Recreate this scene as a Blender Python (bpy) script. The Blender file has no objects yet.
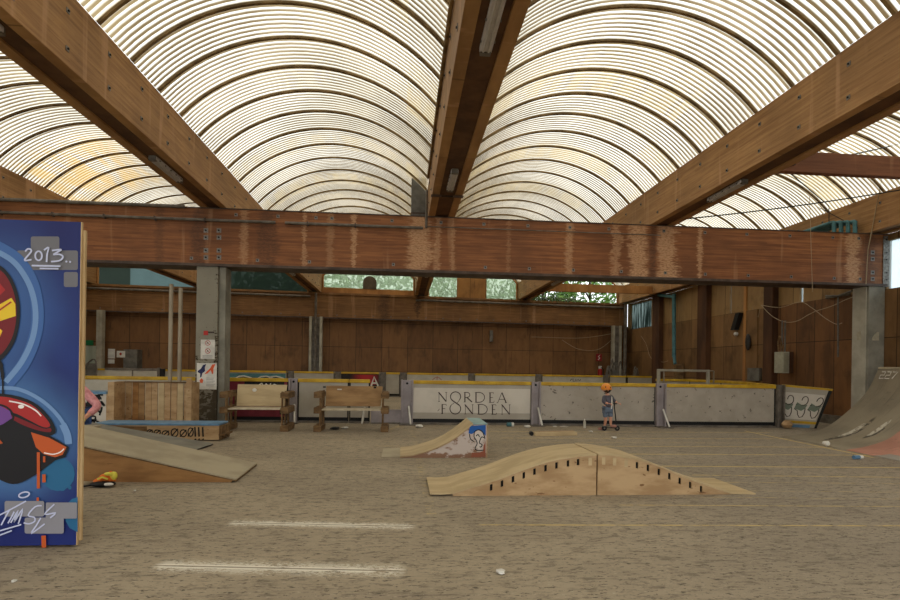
import bpy, bmesh, math, random
from mathutils import Vector, Matrix
random.seed(7)
R = math.radians
sc = bpy.context.scene
col = sc.collection

# ---------------------------------------------------------------- camera, sky, exposure
FOC, PSI, ROLL, CY, EYE = 540.0, 0.0867, 0.0151, 365.9, 1.5
cd = bpy.data.cameras.new('camera'); cam = bpy.data.objects.new('camera', cd); col.objects.link(cam)
cd.sensor_fit = 'HORIZONTAL'; cd.sensor_width = 36; cd.lens = FOC / 900 * 36
cd.shift_y = (CY - 300) / 900; cd.clip_end = 300
cam.matrix_world = Matrix.Translation((0, 0, EYE)) @ Matrix.Rotation(-PSI, 4, 'Z') @ Matrix.Rotation(R(90), 4, 'X') @ Matrix.Rotation(ROLL, 4, 'Z')
sc.camera = cam
w = bpy.data.worlds.new('sky'); sc.world = w; w.use_nodes = True
bg = w.node_tree.nodes['Background']; bg.inputs[0].default_value = (0.95, 0.98, 1.0, 1); bg.inputs[1].default_value = 1.6
sc.view_settings.view_transform = 'Standard'; sc.view_settings.look = 'None'
sc.view_settings.exposure = 0.42; sc.view_settings.gamma = 1.0; sc.view_settings.use_curve_mapping = False
sc.cycles.diffuse_bounces = 5; sc.cycles.transparent_max_bounces = 12; sc.cycles.max_bounces = 10
sc.cycles.use_denoising = True

# ---------------------------------------------------------------- measuring helpers (survey of the place)
def ray(px, py):
    uu = (px - 450) / FOC; vv = -(py - CY) / FOC
    u = uu * math.cos(ROLL) - vv * math.sin(ROLL); v = uu * math.sin(ROLL) + vv * math.cos(ROLL)
    return Vector((u * math.cos(PSI) + math.sin(PSI), -u * math.sin(PSI) + math.cos(PSI), v))
O = Vector((0, 0, EYE))
def FL(px, py, z=0): d = ray(px, py); return O + d * ((z - EYE) / d.z)
def PY(px, py, Y): d = ray(px, py); return O + d * (Y / d.y)
def PX(px, py, X): d = ray(px, py); return O + d * (X / d.x)

# ---------------------------------------------------------------- materials
def lin(c): c /= 255.0; return c / 12.92 if c <= 0.04045 else ((c + 0.055) / 1.055) ** 2.4
def C(r, g, b): return (lin(r), lin(g), lin(b), 1)
class NT:
    def __init__(s, name):
        s.m = bpy.data.materials.new(name); s.m.use_nodes = True; s.t = s.m.node_tree; s.n = s.t.nodes; s.l = s.t.links
        s.b = s.n['Principled BSDF']; s.out = s.n['Material Output']
    def put(s, sock, v):
        if isinstance(v, bpy.types.NodeSocket): s.l.new(v, sock)
        elif v is not None: sock.default_value = v
    def pos(s): return s.n.new('ShaderNodeNewGeometry').outputs['Position']
    def obj(s): return s.n.new('ShaderNodeTexCoord').outputs['Object']
    def sep(s, v): n = s.n.new('ShaderNodeSeparateXYZ'); s.put(n.inputs[0], v); return n.outputs
    def comb(s, x, y, z):
        n = s.n.new('ShaderNodeCombineXYZ')
        for i, a in enumerate((x, y, z)): s.put(n.inputs[i], a)
        return n.outputs[0]
    def sc(s, v, k, off=(0, 0, 0)):
        n = s.n.new('ShaderNodeMapping'); s.put(n.inputs[0], v); n.inputs['Scale'].default_value = k; n.inputs['Location'].default_value = off; return n.outputs[0]
    def noise(s, v, scale, det=3, rough=.6):
        n = s.n.new('ShaderNodeTexNoise'); s.put(n.inputs['Vector'], v); n.inputs['Scale'].default_value = scale
        n.inputs['Detail'].default_value = det; n.inputs['Roughness'].default_value = rough; return n.outputs[0]
    def white(s, v): n = s.n.new('ShaderNodeTexWhiteNoise'); s.put(n.inputs[0], v); return n.outputs[0]
    def m_(s, op, a, b=0.0, c=0.0, clamp=False):
        n = s.n.new('ShaderNodeMath'); n.operation = op; n.use_clamp = clamp
        s.put(n.inputs[0], a); s.put(n.inputs[1], b); s.put(n.inputs[2], c); return n.outputs[0]
    def step(s, v, lo, hi, a=0.0, b=1.0):
        n = s.n.new('ShaderNodeMapRange'); n.interpolation_type = 'SMOOTHSTEP'; s.put(n.inputs[0], v)
        for i, q in enumerate((lo, hi, a, b)): s.put(n.inputs[i + 1], q)
        return n.outputs[0]
    def mix(s, f, a, b, mode='MIX'):
        n = s.n.new('ShaderNodeMix'); n.data_type = 'RGBA'; n.blend_type = mode
        s.put(n.inputs[0], f); s.put(n.inputs[6], a); s.put(n.inputs[7], b); return n.outputs[2]
    def bump(s, h, k=.3, d=.01):
        n = s.n.new('ShaderNodeBump'); n.inputs['Strength'].default_value = k; n.inputs['Distance'].default_value = d
        s.put(n.inputs['Height'], h); s.l.new(n.outputs[0], s.b.inputs['Normal'])
    def fin(s, colr, rough=.7, metal=0.0, spec=.3):
        s.put(s.b.inputs['Base Color'], colr); s.put(s.b.inputs['Roughness'], rough); s.b.inputs['Metallic'].default_value = metal
        s.b.inputs['Specular IOR Level'].default_value = spec; return s.m

def mat(name, c1, c2=None, scale=(6, 6, 6), rough=.75, metal=0, det=4, spots=None, thr=.68, spec=.3, world=False, bump=0):
    n = NT(name); v = n.sc(n.pos() if world else n.obj(), scale)
    if c2 is None: c2 = tuple(x * .75 for x in c1[:3]) + (1,)
    a = n.noise(v, 1, det); cc = n.mix(n.step(a, .35, .65), c2, c1)
    if spots: cc = n.mix(n.step(n.noise(v, 3.1, 4), thr, thr + .05), cc, spots)
    if bump: n.bump(a, bump)
    return n.fin(cc, rough, metal, spec)

def glulam(name, c1, c2, axis, stains=None, pale=C(200, 156, 116)):
    n = NT(name); p = n.pos(); x, y, z = n.sep(p)
    L = x if axis == 0 else y; T = y if axis == 0 else x
    lay = n.m_('FLOOR', n.m_('DIVIDE', z, .042))
    v = n.comb(n.m_('MULTIPLY', L, 1.2), n.m_('MULTIPLY', T, 3), n.m_('MULTIPLY', z, 26))
    a = n.noise(v, 1, 4)
    seg = n.white(n.comb(n.m_('FLOOR', n.m_('ADD', n.m_('MULTIPLY', L, .5), n.m_('MULTIPLY', lay, .37))), lay, 0.0))
    f = n.m_('ADD', n.m_('MULTIPLY', n.step(a, .3, .7), .65), n.m_('MULTIPLY', seg, .35))
    cc = n.mix(f, c2, c1)
    big = n.noise(n.comb(n.m_('MULTIPLY', L, .5), T, n.m_('MULTIPLY', z, .5)), 1.2, 3)
    cc = n.mix(n.step(big, .35, .7, 0, .45), cc, tuple(q * .55 for q in c2[:3]) + (1,))
    dash = n.noise(n.comb(n.m_('MULTIPLY', L, 9), T, n.m_('MULTIPLY', z, 60)), 1, 2)
    cc = n.mix(n.step(dash, .66, .72, 0, .55), cc, tuple(q * .3 for q in c2[:3]) + (1,))
    # pale vertical water runs
    run = n.noise(n.comb(n.m_('MULTIPLY', L, 3.2), T, n.m_('MULTIPLY', z, .25)), 1, 3)
    rag = n.noise(n.comb(n.m_('MULTIPLY', L, 5), T, n.m_('MULTIPLY', z, 26)), 1, 4)
    cc = n.mix(n.step(run, .58, .7, 0, .3 if axis == 0 else .5), cc, pale)
    wob = n.noise(n.comb(n.m_('MULTIPLY', L, 2), T, n.m_('MULTIPLY', z, 3)), 1, 2); dash2 = n.noise(n.comb(n.m_('MULTIPLY', L, 14), T, n.m_('MULTIPLY', z, 45)), 1, 3, .7)
    for (x0, hw, k, dark) in stains or ():
        d = n.m_('ABSOLUTE', n.m_('SUBTRACT', L, x0))
        d = n.m_('ADD', d, n.m_('MULTIPLY', n.m_('SUBTRACT', rag, .5), .6 if hw > .1 else .3)); d = n.m_('ADD', d, n.m_('MULTIPLY', n.m_('SUBTRACT', wob, .5), .5 if hw > .1 else .1))
        cc = n.mix(n.m_('MULTIPLY', n.step(d, hw * .45, hw * 1.2, k, 0), n.step(dash2, .45, .62, 1, .35)), cc, C(62, 38, 26) if dark else pale)
    n.bump(a, .25, .006)
    return n.fin(cc, .62, 0, .35)

def plymat(name, c1, c2, axis, pitch, off, row0, rowh, seam=.012, world=True, grain=(2, 2, .6), flat_seam=C(30, 18, 10)):
    n = NT(name); p = n.pos() if world else n.obj(); x, y, z = n.sep(p); L = x if axis == 0 else y
    u = n.m_('DIVIDE', n.m_('SUBTRACT', L, off), pitch); r = n.m_('DIVIDE', n.m_('SUBTRACT', z, row0), rowh)
    cell = n.comb(n.m_('FLOOR', u), n.m_('FLOOR', r), 3.0)
    wv = n.white(cell)
    g = n.noise(n.sc(p, tuple(q * 1.0 for q in grain)), 2, 5)
    g2 = n.noise(n.comb(n.m_('MULTIPLY', L, 14), 0.0, n.m_('MULTIPLY', z, .6)), 1, 3)
    f = n.m_('ADD', n.m_('MULTIPLY', wv, .55), n.m_('ADD', n.m_('MULTIPLY', n.step(g, .3, .7), .3), n.m_('MULTIPLY', g2, .15)))
    cc = n.mix(f, c2, c1)
    fu = n.m_('ABSOLUTE', n.m_('SUBTRACT', n.m_('FRACT', u), .5)); fr = n.m_('ABSOLUTE', n.m_('SUBTRACT', n.m_('FRACT', r), .5))
    su = n.step(fu, .5 - seam / pitch, .5 - seam / pitch * .5); sr = n.step(fr, .5 - seam / rowh, .5 - seam / rowh * .5)
    cc = n.mix(n.m_('MAXIMUM', su, sr), cc, flat_seam)
    cc = n.mix(n.step(n.noise(n.comb(n.m_('MULTIPLY', L, 1.1), 4.0, n.m_('MULTIPLY', z, .8)), 1.2, 4), .5, .7, 0, .5), cc, tuple(q * .5 for q in c2[:3]) + (1,))
    cc = n.mix(n.step(n.noise(n.comb(n.m_('MULTIPLY', L, 5), 0.0, n.m_('MULTIPLY', z, .5)), 1.5, 4), .56, .72, 0, .6), cc, tuple(q * .35 for q in c2[:3]) + (1,))
    return n.fin(cc, .6, 0, .3)

# floor: worn brown-grey asphalt, yellow court lines, chalky scrape marks
def floor_mat():
    n = NT('asphalt'); p = n.pos(); x, y, z = n.sep(p)
    a = n.noise(n.sc(p, (.35, .55, 1)), 1, 5); b = n.noise(n.sc(p, (5, 13, 1)), 1, 4, .75); c = n.noise(n.sc(p, (13, 34, 1)), 1, 3, .75)
    cc = n.mix(n.step(a, .35, .65), C(164, 150, 127), C(146, 133, 113))
    cc = n.mix(n.step(n.m_('SUBTRACT', x, n.m_('MULTIPLY', y, .3)), -1, 4, 0, .35), cc, C(140, 132, 124))
    cc = n.mix(n.step(b, .48, .66, 0, .6), cc, C(92, 84, 72))
    cc = n.mix(n.step(c, .57, .63, 0, .8), cc, C(66, 60, 52)); cc = n.mix(n.step(n.noise(n.sc(p, (22, 50, 1), (5, 5, 0)), 1, 2, .7), .62, .68, 0, .5), cc, C(190, 180, 158))
    cc = n.mix(n.step(n.noise(n.sc(p, (1.1, 9, 1), (3, 1, 0)), 1, 3), .6, .72, 0, .35), cc, C(86, 77, 64))
    wear = n.noise(n.sc(p, (3, 6, 1)), 2.0, 4, .7)
    def seg(p1, p2, wd):
        d = Vector((p2[0] - p1[0], p2[1] - p1[1])); ln = d.length; d /= ln; nx, ny = -d.y, d.x
        dist = n.m_('ABSOLUTE', n.m_('ADD', n.m_('MULTIPLY', x, nx), n.m_('ADD', n.m_('MULTIPLY', y, ny), -(p1[0] * nx + p1[1] * ny))))
        al = n.m_('ADD', n.m_('MULTIPLY', x, d.x), n.m_('ADD', n.m_('MULTIPLY', y, d.y), -(p1[0] * d.x + p1[1] * d.y)))
        lim = n.m_('MULTIPLY', n.step(al, -.05, .05), n.step(al, ln - .05, ln + .05, 1, 0))
        return dist, lim, al
    def line(a_, b_, wd, k, w0=.4):
        nonlocal cc
        p1, p2 = FL(*a_), FL(*b_); dist, lim, al = seg(p1, p2, wd)
        f = n.m_('MULTIPLY', n.m_('MULTIPLY', n.step(dist, wd * .7, wd, 1, 0), lim), n.step(wear, w0, w0 + .2, 0, k))
        cc = n.mix(f, cc, C(204, 178, 112))
    for q in (((480, 524.8), (1000, 526), .02, .8, .35), ((620, 505), (1000, 507), .018, .7, .35), ((640, 490), (1000, 493), .016, .5, .4), ((700, 497), (1000, 500), .014, .5, .4), ((640, 466), (960, 468), .035, .8, .3), ((620, 454), (930, 455.5), .035, .8, .3),
              ((560, 446), (900, 447.5), .035, .75, .32), ((500, 438), (830, 439), .04, .65, .35), ((500, 434.5), (700, 435), .03, .5, .4), ((480, 442), (760, 443), .03, .5, .4), ((690, 475), (960, 478), .03, .65, .35), ((690, 482), (960, 484), .02, .5, .4), ((490, 431.5), (770, 432.5), .04, .7, .35),
              ((412, 430), (432, 515), .06, .5, .5), ((745, 431), (873, 457.5), .045, .8, .3), ((310, 440), (400, 441.5), .05, .35, .5), ((388, 430), (402, 425), .07, .4, .4),
              ((375, 446), (404, 446), .04, .5, .4)):
        line(*q)
    fine = n.noise(n.sc(p, (24, 60, 1)), 1, 3, .85); lump = n.noise(n.sc(p, (3.2, 5, 1)), 1.2, 4)
    for a_, b_, wd, k in (((232, 522.5), (412, 526.5), .2, .95), ((158, 565.5), (402, 571), .24, .95)):
        dist, lim, al = seg(FL(*a_), FL(*b_), wd)
        core = n.step(n.m_('ADD', dist, n.m_('MULTIPLY', n.m_('SUBTRACT', lump, .5), .18)), .0, wd, 1, 0)
        f = n.m_('MULTIPLY', n.m_('MULTIPLY', core, lim), n.step(n.m_('ADD', n.m_('MULTIPLY', fine, .75), n.m_('ADD', n.m_('MULTIPLY', lump, .5), n.m_('MULTIPLY', core, .14))), .68, .76, 0, k * .9))
        cc = n.mix(f, cc, C(222, 214, 196))
        edge = n.m_('MULTIPLY', n.m_('MULTIPLY', n.step(n.m_('ABSOLUTE', n.m_('SUBTRACT', dist, .022)), .004, .012, 1, 0), lim), n.step(lump, .3, .45, 0, .95))
        cc = n.mix(edge, cc, C(232, 226, 210))
        cc = n.mix(n.m_('MULTIPLY', n.step(dist, .012, .017, .6, 0), lim), cc, C(112, 101, 84))
    n.bump(b, .35, .01)
    return n.fin(cc, .85, 0, .2)

def roof_mat():
    n = NT('corrugated_plastic'); p = n.pos(); x, y, z = n.sep(p)
    ph = n.m_('COSINE', n.m_('MULTIPLY', y, 2 * math.pi / .11))
    g = n.step(ph, -.5, .85)
    dirt = n.noise(n.sc(p, (.5, .5, .5)), 1, 4); d2 = n.noise(n.sc(p, (3, .4, 3)), 1.5, 4)
    groove = n.mix(n.step(dirt, .35, .65), C(106, 88, 60), C(152, 134, 104))
    cc = n.mix(g, groove, n.mix(n.step(n.noise(n.sc(p, (.25, .4, .25), (7, 3, 1)), 1, 3), .4, .65), C(242, 240, 230), C(216, 212, 198)))
    bayn = n.white(n.comb(n.m_('FLOOR', n.m_('DIVIDE', n.m_('ADD', y, .0), .88)), n.m_('FLOOR', n.m_('DIVIDE', x, 5.4)), 1.0))
    cc = n.mix(n.m_('MULTIPLY', n.step(bayn, .55, .95, 0, .35), n.step(d2, .3, .6)), cc, C(196, 172, 118))
    cc = n.mix(n.step(n.noise(n.sc(p, (1, 2, 1), (4, 2, 0)), .8, 4), .6, .8, 0, .35), cc, C(170, 150, 120))
    # rusty yellow run-off on the bay left of the left beam, near the middle of the hall
    k = n.m_('MULTIPLY', n.step(x, -6.4, -8.4), n.m_('MULTIPLY', n.step(y, 13.2, 14.4), n.step(y, 17.8, 16.6)))
    cc = n.mix(n.m_('MULTIPLY', k, n.step(d2, .35, .6, .0, .6)), cc, C(200, 160, 84))
    tr = n.n.new('ShaderNodeBsdfTransparent'); tl = n.n.new('ShaderNodeBsdfTranslucent'); mx = n.n.new('ShaderNodeMixShader')
    n.put(tr.inputs[0], cc); n.put(tl.inputs[0], cc); mx.inputs[0].default_value = .55
    n.l.new(tr.outputs[0], mx.inputs[1]); n.l.new(tl.outputs[0], mx.inputs[2]); n.l.new(mx.outputs[0], n.out.inputs[0])
    return n.m
def glass_mat(name, c, f=.5, tint=(1, 1, 1, 1)):
    n = NT(name); p = n.pos(); a = n.noise(n.sc(p, (1, 1, 1)), 2, 4)
    tr = n.n.new('ShaderNodeBsdfTransparent'); tr.inputs[0].default_value = tint
    tl = n.n.new('ShaderNodeBsdfTranslucent'); n.put(tl.inputs[0], n.mix(a, c, tuple(q * .7 for q in c[:3]) + (1,)))
    mx = n.n.new('ShaderNodeMixShader'); mx.inputs[0].default_value = f
    n.l.new(tr.outputs[0], mx.inputs[1]); n.l.new(tl.outputs[0], mx.inputs[2]); n.l.new(mx.outputs[0], n.out.inputs[0])
    return n.m
def plain(name, c, rough=.7, metal=0, spec=.3): return NT(name).fin(c, rough, metal, spec)
def leafmat(name, c1, c2):
    n = NT(name); a = n.noise(n.sc(n.pos(), (2, 2, 2)), 1.5, 3)
    return n.fin(n.mix(n.step(a, .35, .65), c1, c2), .6)

M = {}
M['floor'] = floor_mat(); M['roof'] = roof_mat()
M['rib'] = mat('dark_rib_wood', C(150, 124, 84), C(104, 84, 54), (3, 3, 3), world=True)
M['beamL'] = glulam('glulam_long', C(190, 146, 94), C(144, 102, 60), 1)
M['legL'] = glulam('glulam_underside', C(128, 84, 50), C(92, 58, 34), 1)
M['beamM'] = glulam('glulam_main', C(164, 106, 62), C(112, 66, 36), 0,
    stains=[(-4.75, .16, .5, 1), (-3.2, .25, .55, 1), (-3.72, .1, .5, 0), (-2.35, .05, .6, 0), (-1.75, .09, .35, 0), (-1.2, .06, .75, 0), (.35, .28, .9, 0), (.78, .07, .55, 0), (1.15, .05, .5, 0), (2.5, .05, .25, 0),
            (4.0, .1, .6, 0), (5.2, .13, .6, 0), (5.75, .26, .95, 0), (6.5, .27, .95, 0), (6.13, .1, .6, 1), (7.35, .07, .8, 0), (11.45, .22, .8, 0), (11.9, .2, .5, 1), (-5.6, .1, .4, 1)])
M['beamF'] = glulam('glulam_far', C(156, 114, 68), C(112, 76, 44), 0, stains=[(.7, .12, .8, 1), (6.4, .3, .5, 1), (-1.0, .3, .6, 1), (6.9, .1, .5, 0)])
M['tie'] = glulam('tie_beam_wood', C(146, 94, 62), C(112, 68, 44), 0)
M['steel'] = mat('grey_steel', C(120, 116, 106), C(98, 94, 86), (4, 4, 4), .5, .2)
M['pipe'] = mat('grey_pipe', C(118, 110, 100), C(90, 82, 72), (4, 4, 4), .5)
M['darkmetal'] = mat('dark_flange_metal', C(92, 76, 66), C(66, 54, 48), (4, 4, 4), .55, world=True)
M['plate'] = mat('galvanised_plate', C(140, 136, 130), C(104, 98, 92), (20, 20, 20), .45, .4)
M['black'] = plain('black', C(22, 21, 20), .6)
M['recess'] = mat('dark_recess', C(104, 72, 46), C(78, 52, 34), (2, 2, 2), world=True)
M['colm'] = mat('grey_concrete', C(146, 142, 128), C(120, 116, 104), (2, 2, 2), .8, world=True, det=6)
def peeled():
    n = NT('peeling_paint'); p = n.pos(); x, y, z = n.sep(p)
    a = n.noise(n.sc(p, (7, 7, 16)), 1, 5, .7); base = n.mix(n.noise(p, 2, 4), C(150, 144, 128), C(122, 116, 102))
    t = n.m_('ADD', a, n.step(z, 2.9, .1, 0, .24)); t = n.m_('ADD', t, n.step(n.m_('ABSOLUTE', n.m_('SUBTRACT', x, -4.33)), .1, .0, 0, .1))
    cc = n.mix(n.step(t, .66, .7), base, C(66, 54, 36)); cc = n.mix(n.step(z, 1.0, .5, 0, .45), cc, C(92, 84, 70))
    return n.fin(cc, .8)
M['peel'] = peeled()
M['wallF'] = plymat('plywood_far', C(140, 100, 60), C(96, 65, 38), 0, 1.31, .22, -.09, 1.235)
M['wallFtop'] = plymat('plywood_gable', C(170, 122, 64), C(140, 96, 48), 0, .84, .1, 4.0, 3)
M['wallR'] = plymat('plywood_right', C(146, 110, 70), C(100, 72, 44), 1, 1.22, .4, -.1, 1.25)
M['wallRt'] = plymat('plywood_right_upper', C(164, 132, 88), C(132, 102, 64), 1, 1.22, .4, -9, 30)
M['wallRd'] = plymat('plywood_right_near', C(140, 96, 56), C(88, 60, 38), 1, .75, .3, -.1, 2.5)
M['stud'] = mat('brown_stud', C(92, 60, 36), C(66, 42, 26), (2, 2, .5), world=True)
M['strip'] = mat('pale_batten', C(186, 134, 78), C(154, 106, 60), (2, 2, .5), world=True)
M['board'] = mat('grey_board_panel', C(172, 164, 149), C(160, 152, 137), (1.5, 1.5, 1.5), .45, spots=C(104, 96, 84), thr=.73, world=True)
M['boardw'] = mat('white_board_panel', C(190, 184, 168), C(176, 170, 154), (2, 2, 2), .45, world=True)
M['print'] = mat('printed_banner', C(206, 198, 184), C(192, 184, 170), (1.5, 1.5, 1.5), .45, world=True)
M['yellow'] = mat('yellow_cap', C(204, 166, 40), C(178, 140, 32), (3, 3, 3), .5, world=True)
M['lilac'] = mat('lilac_grey_steel', C(160, 150, 150), C(140, 131, 130), (2, 2, 2), .45, .1)
M['white'] = mat('white_paint', C(222, 218, 208), C(200, 196, 186), (5, 5, 5), .6)
M['maroon'] = mat('maroon_panel', C(128, 46, 58), C(108, 38, 48), (3, 3, 3), .5)
M['teal'] = mat('teal_paint', C(80, 126, 132), C(64, 104, 110), (3, 3, 3), .5)
M['ply'] = mat('pale_plywood', C(194, 172, 132), C(174, 152, 114), (1.2, 5, 5), .6, spots=C(120, 92, 56), thr=.75)
M['plyside'] = mat('side_plywood', C(186, 156, 116), C(160, 128, 90), (2.2, 4, 7), .65, spots=C(122, 88, 56), thr=.635)
M['osb'] = mat('ramp_side_plywood', C(168, 124, 74), C(138, 98, 56), (1.5, 3, 6), .7, spots=C(98, 66, 36), thr=.68)
M['deck'] = mat('grey_brown_deck', C(170, 158, 132), C(152, 140, 116), (2, 2, 2), .6, spots=C(120, 108, 86), thr=.72)
M['greydeck'] = mat('grey_deck', C(128, 124, 112), C(112, 108, 98), (3, 3, 3), .7)
M['pallet'] = mat('pallet_wood', C(128, 100, 66), C(94, 70, 44), (3, 3, 9), .8, spots=C(46, 34, 22), thr=.64)
M['pallet2'] = mat('weathered_backrest', C(160, 126, 84), C(124, 92, 58), (1, 4, 5), .7, spots=C(90, 62, 38), thr=.7)
M['blue'] = mat('blue_coping', C(104, 142, 172), C(84, 120, 150), (3, 3, 3), .45)
M['edge'] = mat('panel_edge_wood', C(206, 178, 134), C(188, 158, 114), (3, 3, 1), .7)
M['skin'] = plain('skin', C(206, 150, 122), .55)
# ---------------------------------------------------------------- mesh helpers
class MB:
    def __init__(s, T=None): s.v = []; s.f = []; s.mi = []; s.T = T or Matrix(); s.cur = 0; s.sm = []
    def add(s, vs, fs, smooth=False):
        o = len(s.v); s.v += [s.T @ Vector(p) for p in vs]
        for f in fs: s.f.append([o + i for i in f]); s.mi.append(s.cur); s.sm.append(smooth)
        return s
    def box(s, x0, x1, y0, y1, z0, z1):
        vs = [(x, y, z) for z in (z0, z1) for y in (y0, y1) for x in (x0, x1)]
        return s.add(vs, [(0, 2, 3, 1), (4, 5, 7, 6), (0, 1, 5, 4), (2, 6, 7, 3), (0, 4, 6, 2), (1, 3, 7, 5)])
    def prism(s, prof, a0, a1, axis='y'):
        n = len(prof)
        mk = (lambda p, a: (p[0], a, p[1])) if axis == 'y' else ((lambda p, a: (a, p[0], p[1])) if axis == 'x' else (lambda p, a: (p[0], p[1], a)))
        vs = [mk(p, a0) for p in prof] + [mk(p, a1) for p in prof]
        fs = [list(range(n))[::-1], list(range(n, 2 * n))] + [(i, (i + 1) % n, n + (i + 1) % n, n + i) for i in range(n)]
        return s.add(vs, fs)
    def hexa(s, b, t):   # bottom quad, top quad (same winding)
        return s.add(list(b) + list(t), [(3, 2, 1, 0), (4, 5, 6, 7), (0, 1, 5, 4), (1, 2, 6, 5), (2, 3, 7, 6), (3, 0, 4, 7)])
    def poly(s, pts): return s.add(pts, [list(range(len(pts)))])
    def tube(s, pts, r, n=8, r1=None, cap=True):
        pts = [Vector(p) for p in pts]; vs = []; k = len(pts); up = None
        for i, p in enumerate(pts):
            d = (pts[min(i + 1, k - 1)] - pts[max(i - 1, 0)]).normalized()
            a = Vector((0, 0, 1)) if abs(d.z) < .95 else Vector((1, 0, 0))
            if up is not None: a = up
            e1 = d.cross(a).normalized(); e2 = d.cross(e1).normalized(); up = -e2 if up is None else (e1.cross(d)).normalized()
            rr = r if r1 is None else r + (r1 - r) * i / (k - 1)
            for j in range(n):
                t = 2 * math.pi * j / n; vs.append(p + e1 * (rr * math.cos(t)) + up * (rr * math.sin(t)))
        fs = []
        for i in range(k - 1):
            for j in range(n): fs.append((i * n + j, i * n + (j + 1) % n, (i + 1) * n + (j + 1) % n, (i + 1) * n + j))
        s.add(vs, fs, True)
        if cap: s.add(vs[:n], [list(range(n))]); s.add(vs[-n:], [list(range(n))])
        return s
    def ball(s, c, r, nu=12, nv=8, v0=0, v1=math.pi):
        rx, ry, rz = r if isinstance(r, (tuple, list)) else (r, r, r); vs = []; fs = []
        for i in range(nv + 1):
            t = v0 + (v1 - v0) * i / nv
            for j in range(nu):
                a = 2 * math.pi * j / nu; vs.append((c[0] + rx * math.sin(t) * math.cos(a), c[1] + ry * math.sin(t) * math.sin(a), c[2] + rz * math.cos(t)))
        for i in range(nv):
            for j in range(nu): fs.append((i * nu + j, (i + 1) * nu + j, (i + 1) * nu + (j + 1) % nu, i * nu + (j + 1) % nu))
        return s.add(vs, fs, True)
    def strip(s, pts, wd, nrm=(0, -1, 0), closed=False):   # flat painted stroke
        pts = [Vector(p) for p in pts]; nrm = Vector(nrm); k = len(pts); L = []; Rr = []
        for i, p in enumerate(pts):
            if closed: d = pts[(i + 1) % k] - pts[i - 1]
            else: d = pts[min(i + 1, k - 1)] - pts[max(i - 1, 0)]
            q = d.cross(nrm).normalized(); ww = (wd[i] if isinstance(wd, (list, tuple)) else wd) / 2
            L.append(p + q * ww); Rr.append(p - q * ww)
        rng = range(k) if closed else range(k - 1)
        return s.add(L + Rr, [(i, (i + 1) % k, k + (i + 1) % k, k + i) for i in rng])
    def build(s, name, m, parent=None, bevel=0, label=None, kind=None, solid=0):
        me = bpy.data.meshes.new(name); off = Vector(parent_world(parent)) if parent else Vector()
        me.from_pydata([v - off for v in s.v], [], s.f)
        for mm in (m if isinstance(m, (list, tuple)) else [m]): me.materials.append(M[mm] if isinstance(mm, str) else mm)
        me.polygons.foreach_set('material_index', s.mi); me.polygons.foreach_set('use_smooth', s.sm)
        bm = bmesh.new(); bm.from_mesh(me)
        if not solid and kind != 'raw': bmesh.ops.recalc_face_normals(bm, faces=bm.faces)
        bm.to_mesh(me); bm.free(); me.update()
        o = bpy.data.objects.new(name, me); col.objects.link(o)
        if parent: o.parent = parent
        if bevel:
            md = o.modifiers.new('bevel', 'BEVEL'); md.width = bevel; md.segments = 2; md.limit_method = 'ANGLE'
        if solid:
            md = o.modifiers.new('solid', 'SOLIDIFY'); md.thickness = solid; md.offset = 0
        if label: o['label'] = label
        return o
def parent_world(p):
    v = Vector()
    while p: v += p.location; p = p.parent
    return v
def thing(name, label, cat, loc=(0, 0, 0), group=None):
    o = bpy.data.objects.new(name, None); o.empty_display_size = .1; col.objects.link(o); o.location = loc
    return tag(o, label, cat, group)
def tag(o, label, cat, group=None):
    o['label'] = label; o['category'] = cat
    if group: o['group'] = group
    return o
def struct(o): o['kind'] = 'structure'; return o
def copy_tree(o, parent=None):
    c = o.copy(); col.objects.link(c)
    if parent: c.parent = parent
    for ch in [x for x in o.children]: copy_tree(ch, c)
    return c
def smoothpath(pts, n=6):
    pts = [Vector(p) for p in pts]; out = []
    for i in range(len(pts) - 1):
        p0, p1, p2, p3 = pts[max(i - 1, 0)], pts[i], pts[i + 1], pts[min(i + 2, len(pts) - 1)]
        for j in range(n):
            t = j / n; out.append(.5 * ((2 * p1) + (p2 - p0) * t + (2 * p0 - 5 * p1 + 4 * p2 - p3) * t * t + (3 * p1 - p0 - 3 * p2 + p3) * t ** 3))
    return out + [pts[-1]]
def skin(name, verts, edges, radii, m, parent, sub=2):
    me = bpy.data.meshes.new(name + '_t'); me.from_pydata(verts, edges, [])
    ob = bpy.data.objects.new('tmp', me); col.objects.link(ob)
    md = ob.modifiers.new('s', 'SKIN'); sd = me.skin_vertices[0].data if me.skin_vertices else None
    if sd is None:
        bm = bmesh.new(); bm.from_mesh(me); bm.verts.layers.skin.verify(); bm.to_mesh(me); bm.free(); sd = me.skin_vertices[0].data
    for i, r in enumerate(radii):
        sd[i].radius = r if isinstance(r, tuple) else (r, r); sd[i].use_root = (i == 0)
    md.use_smooth_shade = True; s = ob.modifiers.new('ss', 'SUBSURF'); s.levels = sub; s.render_levels = sub
    dg = bpy.context.evaluated_depsgraph_get(); ev = ob.evaluated_get(dg)
    nm = bpy.data.meshes.new_from_object(ev); bpy.data.objects.remove(ob); nm.name = name
    nm.materials.clear(); nm.materials.append(M[m] if isinstance(m, str) else m)
    off = parent_world(parent)
    for v in nm.vertices: v.co -= off
    nm.polygons.foreach_set('use_smooth', [True] * len(nm.polygons))
    o = bpy.data.objects.new(name, nm); col.objects.link(o); o.parent = parent; return o

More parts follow.
